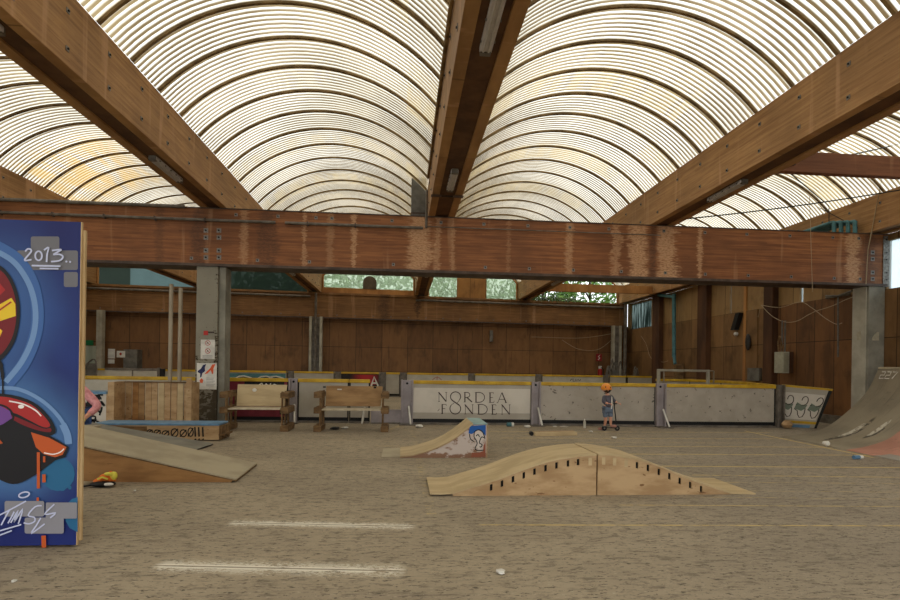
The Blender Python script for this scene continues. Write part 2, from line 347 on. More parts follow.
# ---------------------------------------------------------------- layout of the hall
ZB, ZT, ZM = 5.07, 5.98, 3.72        # beam underside, beam top, main beam underside
YM = 12.91                            # front face of the main cross beam
def YF(x): return 27.9 + .0931 * x    # back wall line
BE = {'Y': (-15.0, -14.3), 'Z': (-9.96, -9.34), 'A': (-4.71, -4.11), 'B': (.55, 1.19), 'C': (6.04, 6.68), 'D': (11.8, 12.4)}
XL, XR, Y0 = -15.0, 12.4, -7.0

struct(MB().add([(XL - .3, Y0, 0), (XR + .3, Y0, 0), (XR + .3, YF(XR) + .2, 0), (XL - .3, YF(XL) + .2, 0)], [(0, 1, 2, 3)]).build('floor', 'floor'))
struct(MB().box(-60, 70, -30, 90, -.35, -.06).build('ground_outside', mat('grass_ground', C(92, 104, 62), C(70, 80, 46), (.4, .4, .4), world=True)))

# roof vaults with ribs
def vault(xa, xb, ph=0):
    h = (xb - xa) / 2; rise = 1.05 * h / 2.35; rad = (h * h + rise * rise) / (2 * rise); cx = (xa + xb) / 2; cz = ZT + rise - rad; a0 = math.asin(h / rad)
    seg = 22; yend = YF(cx) + .3; n = int((yend - Y0) / .11 * 6); vs = []; fs = []
    for i in range(n + 1):
        y = Y0 + i * .11 / 6; rr = rad + .014 * math.cos(2 * math.pi * y / .11)
        for j in range(seg + 1):
            a = -a0 + 2 * a0 * j / seg; vs.append((cx + rr * math.sin(a), y, cz + rr * math.cos(a)))
    for i in range(n):
        for j in range(seg): q = i * (seg + 1) + j; fs.append((q, q + 1, q + seg + 2, q + seg + 1))
    mb = MB(); mb.add(vs, fs, True); root = struct(mb.build('ceiling', 'roof', kind='raw'))
    y = 12.8 - .88 * 11 + ph
    while y < yend - .1:
        rb = MB(); vs = []; fs = []; k = 28
        for j in range(k + 1):
            a = -a0 + 2 * a0 * j / k
            for (dr, dy) in ((-.018, -.026), (-.018, .026), (-.055, .026), (-.055, -.026)):
                vs.append((cx + (rad + dr) * math.sin(a), y + dy, cz + (rad + dr) * math.cos(a)))
        for j in range(k):
            for q in range(4): fs.append((j * 4 + q, j * 4 + (q + 1) % 4, j * 4 + 4 + (q + 1) % 4, j * 4 + 4 + q))
        rb.add(vs, fs + [(0, 1, 2, 3), (4 * k, 4 * k + 1, 4 * k + 2, 4 * k + 3)]); rb.build('roof_rib', 'rib', root)
        y += .88
    return cx, cz, rad, a0
names = ['Y', 'Z', 'A', 'B', 'C', 'D']; VA = {}
for i in range(5): VA[names[i] + names[i + 1]] = vault(BE[names[i]][1], BE[names[i + 1]][0], (0, .3, 0, .44, .44)[i])

# longitudinal beams
plate_me = None
def washer(parent, p, axis, s=.045, name='washer_plate'):
    """square plate with bolt head; axis = outward normal"""
    global plate_me
    key = (axis, round(s, 3))
    if plate_me is None: plate_me = {}
    if key not in plate_me:
        mb = MB(); ax = Vector(axis); e2 = Vector((0, 0, 1)) if abs(ax.z) < .5 else Vector((0, 1, 0)); e1 = e2.cross(ax)
        q = [e1 * (-s) + e2 * (-s), e1 * s + e2 * (-s), e1 * s + e2 * s, e1 * (-s) + e2 * s]
        mb.hexa(q, [p_ + ax * .008 for p_ in q]); mb.cur = 1
        h = [e1 * (s * .45 * math.cos(t)) + e2 * (s * .45 * math.sin(t)) for t in [k * math.pi / 3 for k in range(6)]]
        mb.add([v + ax * .008 for v in h] + [v + ax * .022 for v in h], [list(range(6)), list(range(6, 12))] + [(k, (k + 1) % 6, 6 + (k + 1) % 6, 6 + k) for k in range(6)])
        o = mb.build(name, ['plate', 'black']); plate_me[key] = o.data; bpy.data.objects.remove(o)
    o = bpy.data.objects.new(name, plate_me[key]); col.objects.link(o); o.parent = parent; o.location = Vector(p) - parent_world(parent); return o
def long_beam(k, label, y0=2.5, both=False):
    xa, xb = BE[k]; lw = .2; ye = YF((xa + xb) / 2) + .1
    r = thing('roof_beam', label, 'beam', ((xa + xb) / 2, y0, ZB), 'long glued timber beams under the vaulted roof')
    MB().box(xa, xa + lw * .8, Y0, ye, ZB, ZT).build('side_timber', 'beamL', r, .006)
    MB().box(xb - lw * .8, xb, Y0, ye, ZB, ZT).build('side_timber', 'beamL', r, .006)
    MB().box(xa + lw * .8, xb - lw * .8, Y0, ye, ZB + .035, ZT - .02).build('recessed_soffit', 'recess', r)
    ys = []; y = 12.5 - .93 * 9
    while y < ye - .5: ys.append(y); y += .93
    for y in ys:
        for z in (ZB + .2, ZB + .66):
            if k in 'AZY' or both: washer(r, (xb + .001, y, z), (1, 0, 0), .03)
            if k in 'CDB': washer(r, (xa - .001, y + .0, z), (-1, 0, 0), .03)
    return r
long_beam('Y', 'glued timber roof beam far left, only its far end seen past the pillar')
long_beam('Z', 'glued timber roof beam rising behind the top of the graffiti panel')
rA = long_beam('A', 'long timber roof beam from the upper left corner to above the poster pillar')
rB = long_beam('B', 'central timber roof beam running straight away overhead, seen from below')
rC = long_beam('C', 'long timber roof beam from the upper right corner to the cross beam')
rD = long_beam('D', 'timber roof edge beam along the top of the right wall')

# main cross beam
mb_root = thing('cross_beam', 'big reddish glued timber beam across the whole hall with pale water stains', 'beam', (0, YM, ZM))
MB().box(XL, XR, YM, YM + .16, ZM + .06, ZB - .02).build('side_timber', 'beamM', mb_root, .005)
MB().box(XL, XR, YM + .44, YM + .6, ZM + .06, ZB - .02).build('side_timber', 'beamM', mb_root, .005)
MB().box(XL, XR, YM + .16, YM + .44, ZM + .1, ZB - .02).build('core_timber', 'recess', mb_root)
MB().box(XL, XR, YM - .03, YM + .63, ZM, ZM + .06).build('bottom_flange', 'darkmetal', mb_root)
MB().box(XL, XR, YM - .02, YM + .62, ZB - .02, ZB).build('top_flashing', 'darkmetal', mb_root)
for px in (99, 190, 256, 308, 392, 484, 528, 572, 620, 664, 704, 747, 790, 833, 859):
    q = PY(px, 300, YM).x
    if px > 250 or px in (190,): washer(mb_root, (q + .02, YM - .001, ZM + .17), (0, -1, 0), .036)
for px in (236, 278, 316, 332, 392, 441, 484, 528, 570, 609, 664, 705, 747, 790, 833, 859):
    q = PY(px, 220, YM).x; washer(mb_root, (q, YM - .001, ZB - .14), (0, -1, 0), .036)
for px in (192, 219):
    for py in (230.5, 237.5, 250.5, 257.5):
        q = PY(px + (14 if px < 200 else .5) * (1 if px < 200 else 0), py, YM); washer(mb_root, (q.x, YM - .001, q.z), (0, -1, 0), .05)
for py in (252.5, 259, 272.5, 279): q = PY(872.5, py, YM); washer(mb_root, (q.x, YM - .001, q.z), (0, -1, 0), .05)
mp = MB(); q0, q1 = PY(883, 236, YM), PY(889, 287, YM); mp.box(q0.x, q1.x, YM - .02, YM - .003, q1.z, q0.z); mp.build('end_plate', 'plate', mb_root)
for py in (240, 253, 260, 273, 280): q = PY(885.5, py, YM); washer(mb_root, (q.x, YM - .021, q.z), (0, -1, 0), .04)

# far cross beam on the back wall
fb = thing('wall_beam', 'brown glued timber beam along the top of the back wall', 'beam', (0, YF(0), ZM + .05))
def skew(x0, x1, t0, t1, z0, z1, mb=None):    # box along the back wall, t = distance in front of it
    mb = mb or MB(); mb.hexa([(x0, YF(x0) - t1, z0), (x1, YF(x1) - t1, z0), (x1, YF(x1) - t0, z0), (x0, YF(x0) - t0, z0)],
                             [(x0, YF(x0) - t1, z1), (x1, YF(x1) - t1, z1), (x1, YF(x1) - t0, z1), (x0, YF(x0) - t0, z1)]); return mb
skew(XL, XR - .25, .0, .3, ZM + .08, ZB - .01).build('timber', 'beamF', fb)
skew(XL, XR - .25, .28, .36, ZB - .12, ZB - .02).build('top_rail', 'beamF', fb)
skew(XL, XR - .25, .28, .33, ZM + .05, ZM + .11).build('bottom_strip', 'darkmetal', fb)
for i in range(30):
    x = -14 + i * .89
    if x < 11.8: washer(fb, (x, YF(x) - .315, ZM + .22), (0, -1, 0), .028, 'bolt')
for x0, x1 in ((-14.8, -4.6), (.6, 6.0), (6.0, 12.1)):
    pts = [(x, YF(x) - .42, ZB - .25) for x in (x0, (x0 + x1) / 2, x1)]
    t = tag(MB().tube(pts, .055, 10).build('drain_pipe', 'pipe'), {-14.8: 'grey horizontal pipe on the back beam left of the far pillar', .6: 'grey horizontal pipe on the back beam, middle bay', 6.0: 'grey horizontal pipe on the back beam near the right corner'}[x0], 'pipe', 'pipes on the back beam')

# back wall
bw = skew(XL, XR, -.15, 0, 0, ZM + .1); struct(bw.build('wall_back', 'wallF'))
# gable infill above the far beam
def gable(key, panes, zc=ZB):
    cx, cz, rad, a0 = VA[key]; out = []
    def top(x): return cz + math.sqrt(max(rad * rad - (x - cx) ** 2, .01)) - .03
    for (xa, xb, m, nm, lab) in panes:
        n = 10; xs = [xa + (xb - xa) * i / n for i in range(n + 1)]; mb = MB()
        f = [(x, YF(x) + .02) for x in xs]
        vs = [(x, y, zc) for x, y in f] + [(x, y, top(x)) for x, y in f] + [(x, y + .03, zc) for x, y in f] + [(x, y + .03, top(x)) for x, y in f]; k = n + 1; fs = []
        for i in range(n): fs += [(i, i + 1, k + i + 1, k + i), (2 * k + i + 1, 2 * k + i, 3 * k + i, 3 * k + i + 1), (k + i, k + i + 1, 3 * k + i + 1, 3 * k + i)]
        mb.add(vs, fs); o = mb.build(nm, m); struct(o)
    mb = MB(); xa, xb = cx - rad * math.sin(a0), cx + rad * math.sin(a0); k = 24; pts = [(cx + (rad - .06) * math.sin(-a0 + 2 * a0 * i / k), 0, cz + (rad - .06) * math.cos(-a0 + 2 * a0 * i / k)) for i in range(k + 1)]
    mb.tube([(p[0], YF(p[0]) - .03, p[2]) for p in pts], .05, 4); mb.tube([(xa + .05, YF(xa) - .03, ZB), (xa + .05, YF(xa) - .03, ZT)], .05, 4); mb.tube([(xb - .05, YF(xb) - .03, ZB), (xb - .05, YF(xb) - .03, ZT)], .05, 4)
    struct(mb.build('trim_1', 'strip'))
M['gl'] = glass_mat('dirty_green_glass', C(220, 228, 208), .4, C(226, 234, 222)); M['glb'] = glass_mat('bluish_film_glass', C(142, 158, 158), .7, C(170, 184, 184)); M['gld'] = glass_mat('dark_film_glass', C(96, 106, 98), .6, C(128, 136, 130))
gable('YZ', [(-14.25, -12.9, 'gld', 'window_1', 0), (-12.9, -9.96, 'glb', 'window_2', 0)])
gable('ZA', [(-9.3, -4.75, 'gld', 'window_3', 0)])
gable('AB', [(-4.05, .5, 'gl', 'window_4', 0)])
x1, x2 = PY(457, 280, YF(3)).x, PY(487, 280, YF(3)).x
gable('BC', [(1.2, x1, 'gl', 'window_5', 0), (x1, x2, 'wallFtop', 'wall_gable', 0), (x2, 6.0, 'gl', 'window_6', 0)])
gable('CD', [])
o = skew(-4.1, .5, .05, .1, ZB, ZB + .27).build('sill_board', 'strip'); tag(o, 'pale orange plywood board along the sill of the gable window over the far pillar', 'board')
a = PY(363, 289, YF(-2)); b = PY(376.5, 289, YF(-2)); mb = MB(); w_ = (b.x - a.x) / 2; cxx = (a.x + b.x) / 2
prof = [(cxx - w_, ZB + .26)] + [(cxx + w_ * math.cos(t), ZB + .26 + .33 + w_ * .95 * math.sin(t)) for t in [math.pi - math.pi * i / 14 for i in range(15)]] + [(cxx + w_, ZB + .26)]
mb.prism(prof, YF(-2) - .12, YF(-2) - .06); tag(mb.build('vent_cover', mat('brown_round_cover', C(96, 82, 64))), 'round-topped brown cover standing in the gable window', 'cover')

# right wall (plywood on studs)
mb = MB(); mb.box(XR, XR + .15, -3, YF(XR), 0, 3.65); struct(mb.build('wall_right', 'wallR'))
WX = XR - .015
wy0, wy1 = PX(651, 320, XR).y, PX(631, 320, XR).y
mb = MB()
sa, sb_ = PX(803.5, 290, XR).y, PX(800, 290, XR).y; sc1, sd1 = PX(731.5, 290, XR).y, PX(730, 290, XR).y
for (a, b) in ((12.9, sa), (sb_, sc1), (sd1, wy0 - .05), ): mb.box(XR, XR + .12, a, b, 3.65, ZB)
mb.box(XR, XR + .12, wy1, YF(XR), 3.65, ZB); mb.box(XR, XR + .12, wy0 - .05, wy1, 4.97, ZB); mb.box(XR, XR + .12, -3, 10.2, 3.65, ZB)
mb.box(XR, XR + .12, 10.2, 12.9, 4.9, ZB); mb.box(XR, XR + .12, sa, sb_, 4.6, ZB); mb.box(XR, XR + .12, sc1, sd1, 4.75, ZB)
struct(mb.build('wall_right_upper', 'wallRt'))
M['glw'] = glass_mat('pale_window_glass', C(226, 236, 240), .35, C(235, 242, 246))
def wavy_window():
    n = NT('corrugated_window'); x, y, z = n.sep(n.pos()); a = n.noise(n.comb(0.0, n.m_('MULTIPLY', y, 3.5), n.m_('MULTIPLY', z, .4)), 1.5, 3)
    cc = n.mix(n.step(a, .38, .6), C(84, 94, 90), C(176, 186, 186)); tr = n.n.new('ShaderNodeBsdfTransparent'); tl = n.n.new('ShaderNodeBsdfTranslucent'); mx = n.n.new('ShaderNodeMixShader'); n.put(tr.inputs[0], cc); n.put(tl.inputs[0], cc); mx.inputs[0].default_value = .6
    n.l.new(tr.outputs[0], mx.inputs[1]); n.l.new(tl.outputs[0], mx.inputs[2]); n.l.new(mx.outputs[0], n.out.inputs[0]); return n.m
struct(MB().box(XR + .05, XR + .07, wy0, wy1, 3.65, 4.97).build('window_7', wavy_window()))
struct(MB().box(XR + .05, XR + .07, 10.2, 12.9, 3.65, 4.9).build('window_8', 'glw'))
struct(MB().box(XR + .05, XR + .07, sa, sb_, 3.65, 4.6).build('window_9', 'glw'))
struct(MB().box(XR + .05, XR + .07, sc1, sd1, 3.65, 4.75).build('window_10', 'glw'))
MB().box(XR - .03, XR, 13.5, 16.9, .02, 3.65).build('wall_right_lining', 'wallRd')['kind'] = 'structure'
MB().box(XR - .04, XR, 17.95, 20.0, .02, 3.65).build('wall_right_sheet', 'wallR')['kind'] = 'structure'
def stud(p0, p1, m, lab, proud=.2, z1=ZB):
    ya, yb = PX(p1, 330, XR - proud).y, PX(p0, 330, XR - proud).y
    o = tag(MB().box(XR - proud, XR - .001, min(ya, yb), max(ya, yb), 0, z1).build('wall_post', m, bevel=.01), lab, 'post', 'timber posts on the right wall'); return o
stud(697, 706, 'stud', 'brown timber post on the right wall just right of the teal downpipe', .22)
stud(763, 772, 'stud', 'dark brown timber post on the right wall behind the grey electric box', .22)
stud(652, 659, 'stud', 'brown timber post on the right wall beside the corner window', .22)
o = MB().box(XR - .06, XR, PX(747, 330, XR).y, PX(745, 330, XR).y + .02, 0, ZB).build('wall_batten', 'strip'); tag(o, 'thin pale batten on the right wall left of the dark box', 'batten')
wl = struct(MB().box(XL - .15, XL, 6, YF(XL), 0, ZT).build('wall_left', 'wallF'))
# baseboard at right wall
struct(MB().box(XR - .1, XR, 13.6, 17.2, 0, .25).build('baseboard_right', 'pipe'))

# concrete columns
c = thing('concrete_pillar', 'grey peeling concrete pillar with two paper notices under the cross beam', 'pillar', (-4.4, YM, 0))
MB().box(-4.78, -4.3, YM + .02, YM + .58, 0, ZM).build('shaft', 'peel', c, .012)
MB().box(-4.3, -4.15, YM + .1, YM + .5, 0, ZM).build('rear_flange', 'colm', c, .01)
c = thing('concrete_pillar', 'grey concrete pillar at the right end of the cross beam beside the ramp', 'pillar', (12.1, YM, 0))
MB().box(11.93, 12.38, YM + .02, YM + .48, 0, ZM).build('shaft', 'colm', c, .012)
MB().box(11.905, 11.93, YM + .08, YM + .5, 0, ZM).build('lit_side_strip', mat('lit_side_concrete', C(186, 180, 162), C(164, 158, 142), (2, 2, 2), world=True), c, .004)  # thin added strip, the lit tone of the left face put into its colour
mpx = MB(); ppp = mat('pale_patch', C(186, 176, 152)); q = PY(876, 337, YM + .02)
mpx.prism([(q.x - .1, q.z - .09), (q.x + .08, q.z - .09), (q.x + .08, q.z + .12), (q.x + .03, q.z + .13), (q.x - .06, q.z + .05), (q.x - .1, q.z - .02)], YM + .015, YM + .022); mpx.build('paint_patch', ppp, c)
mpx = MB(); q = PX(859, 336, 11.905); mpx.prism([(q.y - .06, q.z - .12), (q.y + .06, q.z - .1), (q.y + .07, q.z + .08), (q.y - .05, q.z + .14)], 11.898, 11.906, 'x'); mpx.build('paint_patch', ppp, c)
M['farcol'] = mat('pale_grey_steel', C(176, 170, 152), C(150, 144, 128), (2, 2, 2), world=True)
def far_post(x, lab, wdt=.34):
    r = thing('steel_column', lab, 'column', (x, YF(x) - .3, 0), 'columns against the back wall')
    MB().box(x - wdt / 2, x - wdt / 2 + .12, YF(x) - .62, YF(x) - .35, 0, ZM + .1).build('flange', 'farcol', r); MB().box(x + wdt / 2 - .12, x + wdt / 2, YF(x) - .62, YF(x) - .35, 0, ZM + .1).build('flange', 'farcol', r)
    MB().box(x - wdt / 2 + .12, x + wdt / 2 - .12, YF(x) - .5, YF(x) - .42, 0, ZM + .1).build('web', 'pipe', r)
    return r
xq = PY(315.5, 340, 26.9).x
r = far_post(xq, 'grey column against the back wall with a pipe running up it', .62)
MB().tube([(xq, YF(xq) - .66, 0), (xq, YF(xq) - .66, ZB - .1)], .06, 10).build('pipe', 'pipe', r)
xq2 = PY(617, 340, 28.4).x
r = far_post(xq2 + .0, 'grey column in the right corner of the back wall', .5)
MB().tube([(xq2 + .45, YF(xq2) - .6, 0), (xq2 + .45, YF(xq2) - .6, ZB - .1)], .09, 10).build('pipe', 'pipe', r)
xq3 = -12.2
far_post(PY(101.5, 340, 26.2).x, 'narrow column at the back wall right of the pale door', .25)

# tie beams in the right bay
o = MB().box(6.69, 11.79, 9.1, 9.24, ZB, ZB + .37).build('tie_beam', 'tie', bevel=.005); tag(o, 'reddish timber tie under the right hand vault, near the top right of the photo', 'beam', 'timber ties of the right hand bay')
o = MB().box(6.69, 11.79, 24.8, 24.94, ZB, ZB + .37).build('tie_beam', 'strip', bevel=.005); tag(o, 'orange timber tie seen under the cross beam before the green foliage', 'beam', 'timber ties of the right hand bay')
#PART2
# ---------------------------------------------------------------- rink boards
def along(p, q):
    d = Vector((q[0] - p[0], q[1] - p[1], 0)); L = d.length; d.normalize(); n = Vector((d.y, -d.x, 0))   # n points to the camera side
    if n.y > 0: n = -n
    T = Matrix(((d.x, n.x, 0, p[0]), (d.y, n.y, 0, p[1]), (0, 0, 1, 0), (0, 0, 0, 1))); return T, L
def board(p, q, label, panel='board', h=1.12, group='rink boards of the front row', trims=True, cap='yellow'):
    T, L = along(p, q); r = thing('rink_board', label, 'barrier', ((p[0] + q[0]) / 2, (p[1] + q[1]) / 2, 0), group)
    MB(T).box(.03, L - .03, -.03, .03, .14, h - .09).build('panel', panel, r, .004)
    MB(T).box(0, L, -.045, .06, h - .09, h).build('top_cap', cap, r, .012)
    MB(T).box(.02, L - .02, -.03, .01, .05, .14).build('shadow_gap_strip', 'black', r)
    MB(T).box(0, L, -.05, .09, 0, .045).build('base_rail', 'pipe', r, .005)
    MB(T).box(0, .03, -.035, .035, .045, h - .09).build('edge_trim', 'black', r); MB(T).box(L - .03, L, -.035, .035, .045, h - .09).build('edge_trim', 'black', r)
    return r, T, L
def bpost(x, y, label, wd=.2, h=1.12, brace=True, lean=-.08, group='steel posts between the front boards', m='lilac'):
    r = thing('board_post', label, 'post', (x, y, 0), group)
    MB().box(x - wd / 2, x + wd / 2, y - .02, y + .04, 0, h).build('web', m, r, .006)
    for s in (-1, 1): MB().box(x + s * wd / 2 - .02, x + s * wd / 2 + .02, y - .11, y + .04, 0, h + .01).build('flange', m, r, .004)
    if brace:
        MB().tube([(x + .02 - lean * .3, y - .1, .46), (x + .02 - lean, y - .34, .03)], .028, 4).build('brace', 'white', r)
        MB().box(x - wd / 2 - .05, x + wd / 2 + .08, y - .4, y, 0, .02).build('foot_plate', 'pipe', r)
        MB().ball((x, y - .03, h - .08), .03, 8, 6).build('bolt', 'black', r)
    return r
def fx(px, Y=13.8): return PY(px, 400, Y).x
B0 = (-9.5, 14.25); yA = 14.18
board(B0, (-5.2, 14.2), 'white board with yellow cap behind the wooden crate, left of the pillar', 'boardw')
board((-5.15, 14.2), (fx(236, 14.18), 14.18), 'short white board hidden mostly behind the concrete pillar', 'boardw')
r, T, L = board((fx(226, 14.15), 14.12), (fx(288.5, 14.15), 14.12), 'maroon and black board behind the light plywood bench', 'maroon')
MB(T).box(L * .3, L - .1, .03, .034, .86, 1.03).build('black_band', 'black', r)
mb = MB(T)
for i, (a, b) in enumerate([((.75, .9), (.9, .99)), ((.9, .99), (.93, .89)), ((.98, .9), (1.0, .98)), ((1.0, .98), (1.08, .9)), ((1.08, .9), (1.12, .99)), ((1.16, .9), (1.2, .97)), ((1.2, .97), (1.3, .93))]):
    mb.strip([(a[0], .037, a[1]), (b[0], .037, b[1])], .022)
mb.build('white_scribble', 'white', r)
MB(T).box(L - .2, L - .03, .031, .04, .2, .9).build('black_band', 'black', r)
bpost(fx(293.5, 14.1), 14.1, 'lilac grey post with white brace between the maroon and the grey board', .18)
board((fx(298, 14.1), 14.08), (fx(349, 14.1), 14.05), 'plain grey board with yellow cap between the two benches')
board((fx(349.6, 14.05), 14.03), (fx(370, 14.05), 14.0), 'narrow grey board with yellow cap partly behind the brown bench')
x0, x1 = fx(371, 13.95), fx(403, 13.9); r = thing('gate_threshold', 'low lilac grey kick plate across the gap left of the lettered board', 'threshold', (x0, 13.92, 0))
MB().box(x0, x1, 13.9, 13.96, .03, .36).build('plate', 'lilac', r, .004); MB().box(x0, x1, 13.84, 13.99, 0, .035).build('rail', 'pipe', r)
MB().tube([(fx(364, 13.8) + .02, 13.8, .42), (fx(362.5, 13.7), 13.62, .02)], .03, 4).build('brace', 'white', r)
bpost(fx(407, 13.85), 13.85, 'wide lilac post at the left end of the lettered board', .27)
r, T, L = board((fx(411.5), 13.84), (fx(531.5), 13.78), 'board printed NORDEA FONDEN in dark serif capitals')
MB(T).box(.05, L - .05, .03, .034, .3, .93).build('printed_banner', 'print', r)
# lettering
def px2b(px, py):
    q = PY(px, py, 13.78); return (q.x - T[0][3], .037, q.z)
mb = MB(T); ink = 'ink'; M['ink'] = plain('dark_brown_ink', C(62, 48, 42), .6)
def S(pts, wd=.02): mb.strip([px2b(*p) for p in pts], wd)
def zp(a, b): return (430 + a / 7.5, 370 + b / 7.5)
def zs(pts, wd=.02): S([zp(*p) for p in pts], wd)
TH, TN = .03, .014
def serif(x, y, k=7): zs([(x - k, y), (x + k, y)], .012)
def L_N(x, y0, y1, w_): zs([(x, y1), (x, y0)], TN); zs([(x - 2, y0), (x + w_, y1)], TH); zs([(x + w_, y1), (x + w_, y0)], TN); serif(x, y1); serif(x - 2, y0, 5); serif(x + w_, y0)
def L_E(x, y0, y1, w_): zs([(x, y0), (x, y1)], TH); zs([(x, y0), (x + w_, y0), (x + w_, y0 + 10)], TN); zs([(x, y1), (x + w_ + 2, y1), (x + w_ + 5, y1 - 12)], TN); zs([(x, (y0 + y1) / 2), (x + w_ * .8, (y0 + y1) / 2)], TN); serif(x - 3, y0, 5); serif(x - 3, y1, 5)
def L_D(x, y0, y1, w_):
    zs([(x, y0), (x, y1)], TH); serif(x - 4, y0, 5); serif(x - 4, y1, 5)
    c = (y0 + y1) / 2; h = (y1 - y0) / 2; zs([(x, y0)] + [(x + w_ * .35 + w_ * .65 * math.sin(t), c - h * math.cos(t)) for t in [math.pi * i / 12 for i in range(13)]] + [(x, y1)], .02)
L_N(68, 168, 237, 54)
# the two O's run into each other as one loop
up = [(192 + 38 * math.cos(t), 200 - 36 * math.sin(t)) for t in [R(-38) + (R(256)) * i / 22 for i in range(23)]]
dn = [(190 + 40 * math.cos(t), 290 + 40 * math.sin(t)) for t in [R(-38) + R(256) * i / 22 for i in range(23)]]
zs(up + [dn[0]], .024) if False else None
zs(up[::-1][:0] + up, .024); zs(dn, .024)
zs([up[-1], (178, 236), (200, 250), dn[0]], .03); zs([up[0], (214, 236), (198, 250)], .014); zs([dn[-1], (165, 258), (182, 248)], .014)
zs([(262, 168), (262, 240)], TH); serif(260, 168); serif(260, 240, 8); zs([(262, 168), (285, 168), (297, 178), (299, 190), (292, 201), (280, 206), (262, 206)], .02); zs([(277, 206), (315, 240)], TH)
L_D(345, 168, 242, 64)
L_E(450, 170, 243, 26)
zs([(507, 245), (538, 170)], TN); zs([(538, 168), (570, 245)], TH); zs([(518, 220), (556, 220)], TN); serif(505, 245, 6); serif(568, 245, 8)
zs([(92, 258), (92, 328)], TH); zs([(88, 258), (122, 258), (123, 268)], TN); zs([(92, 290), (115, 290)], TN); serif(92, 328, 8); zs([(58, 308), (72, 292)], .012)
L_N(265, 260, 330, 55)
L_D(365, 258, 332, 64)
L_E(468, 260, 333, 26)
L_N(540, 260, 332, 56)
mb.build('lettering', 'ink', r)
bpost(fx(535), 13.76, 'lilac post right of the lettered board', .2)
scuff = mat('scuffed_board_panel', C(170, 160, 146), C(158, 149, 134), (2.6, 2.6, 2.6), .45, spots=C(96, 88, 78), thr=.63, world=True)
board((fx(539), 13.74), (fx(655, 13.6), 13.6), 'scuffed grey board behind the child with the scooter', scuff)
bpost(fx(660, 13.55), 13.56, 'lilac post between the two scuffed grey boards', .22)
board((fx(664.5, 13.55), 13.54), (fx(775, 13.5), 13.52), 'scuffed grey board at the right end of the row', scuff)
bpost(fx(779, 13.5), 13.5, 'grey end post beside the leaning printed board', .16, brace=False, m='pipe')
# leaning board
lb = thing('leaning_board', 'grey board with three printed hook shapes leaning right of the last post', 'barrier', (10.4, 13.5, 0))
bl, br = FL(781.5, 426.5), FL(816.5, 428.5); tl = PY(782, 384.5, 13.65); _n = (br - bl).cross(tl - bl); _r = ray(833, 389); tr = O + _r * ((bl - O).dot(_n) / _r.dot(_n))
nn = (br - bl).cross(tl - bl).normalized(); nn = nn if nn.y < 0 else -nn
def quad(u0, u1, v0, v1, t0, t1):
    def P_(u, v): return (bl * (1 - u) + br * u) * (1 - v) + (tl * (1 - u) + tr * u) * v
    a = [P_(u0, v0), P_(u1, v0), P_(u1, v1), P_(u0, v1)]; m = MB(); m.hexa([p + nn * t0 for p in a], [p + nn * t1 for p in a]); return m
quad(0, 1, 0.01, 1, -.05, 0).build('panel', 'board', lb)
quad(0, 1, .955, 1.0, -.05, .02).build('top_cap', 'yellow', lb); quad(.0, 1, .1, .16, 0, .006).build('yellow_stripe', 'yellow', lb); quad(0, .8, .0, .07, 0, .006).build('blue_stripe', 'blue', lb)
quad(.02, .9, .2, .83, .0, .006).build('printed_banner', 'print', lb); quad(.93, 1.0, 0, 1, -.07, .01).build('shaded_edge', 'black', lb)  # black strip carries the shade of the board's right side
def P2(u, v): return (bl * (1 - u) + br * u) * (1 - v) + (tl * (1 - u) + tr * u) * v + nn * .009
mb = MB()
M['greenink'] = plain('grey_green_ink', C(112, 122, 106))
for u in (.03, .35, .67):
    mb.cur = 0; mb.poly([P2(max(u + a * 1.05, .02), .5 + b * 1.15) for a, b in ((-.05, -.04), (.12, -.08), (.2, -.02), (.23, .06), (.1, .05), (.0, .1))]); mb.cur = 1
    ringp = [(.16 + .065 * math.cos(t), .14 + .09 * math.sin(t)) for t in [R(-90) + R(270) * i / 10 for i in range(11)]]
    mb.strip([P2(max(u + a * 1.05, .02), .5 + b * 1.15) for a, b in [(-.02, .05), (.05, .06), (.12, .03), (.2, .06)] + ringp], .022, -nn)
    mb.strip([P2(max(u + a * 1.05, .02), .5 + b * 1.15) for a, b in [(-.05, -.04), (.03, -.08), (.05, -.16), (.1, -.22), (.17, -.2), (.2, -.12), (.2, -.02)]], .022, -nn)
mb.build('printed_hooks', ['greenink', 'ink'], lb)

# second row of boards far behind
YB = 25.6
def gx(px, Y=YB): return PY(px, 375, Y).x
GB = 'rink boards of the back row'
def fboard(a, b, label, panel='board', **k): return board((gx(a), YB), (gx(b), YB), label, panel, 1.15, GB)
def fpost(px, label): return bpost(gx(px), YB, label, .3, 1.15, False, group='grey posts between the back boards', m='pipe')
board((-16.5, YB), (gx(163), YB), 'white back row board beyond the crate, left of the pillar', 'boardw', 1.15, GB)
fboard(163.5, 228, 'back row board half hidden by the concrete pillar')
r, T, L = fboard(228.5, 288, 'back row board with a teal band and wavy graffiti', 'board')
MB(T).box(.05, L - .1, .03, .036, .8, 1.02).build('teal_band', 'teal', r)
mb = MB(T)
for x_ in (.3, 1.3, 1.75): mb.cur = 0; mb.strip([(x_, .04, .78), (x_ + .18, .04, .88), (x_ + .4, .04, .9), (x_ + .65, .04, .84), (x_ + .85, .04, .76)], .05); mb.cur = 1; mb.strip([(x_ + .15, .043, .78), (x_ + .4, .043, .85), (x_ + .6, .043, .77)], .05)
mb.build('wavy_graffiti', ['white', 'black'], r)
fpost(290.5, 'back row post at the right end of the teal banded board')
fboard(293, 335, 'plain grey back row board left of the black and red one')
fpost(337.5, 'back row post left of the black and red board')
r, T, L = fboard(340, 380, 'black back row board with a red glow and a white letter A', 'black')
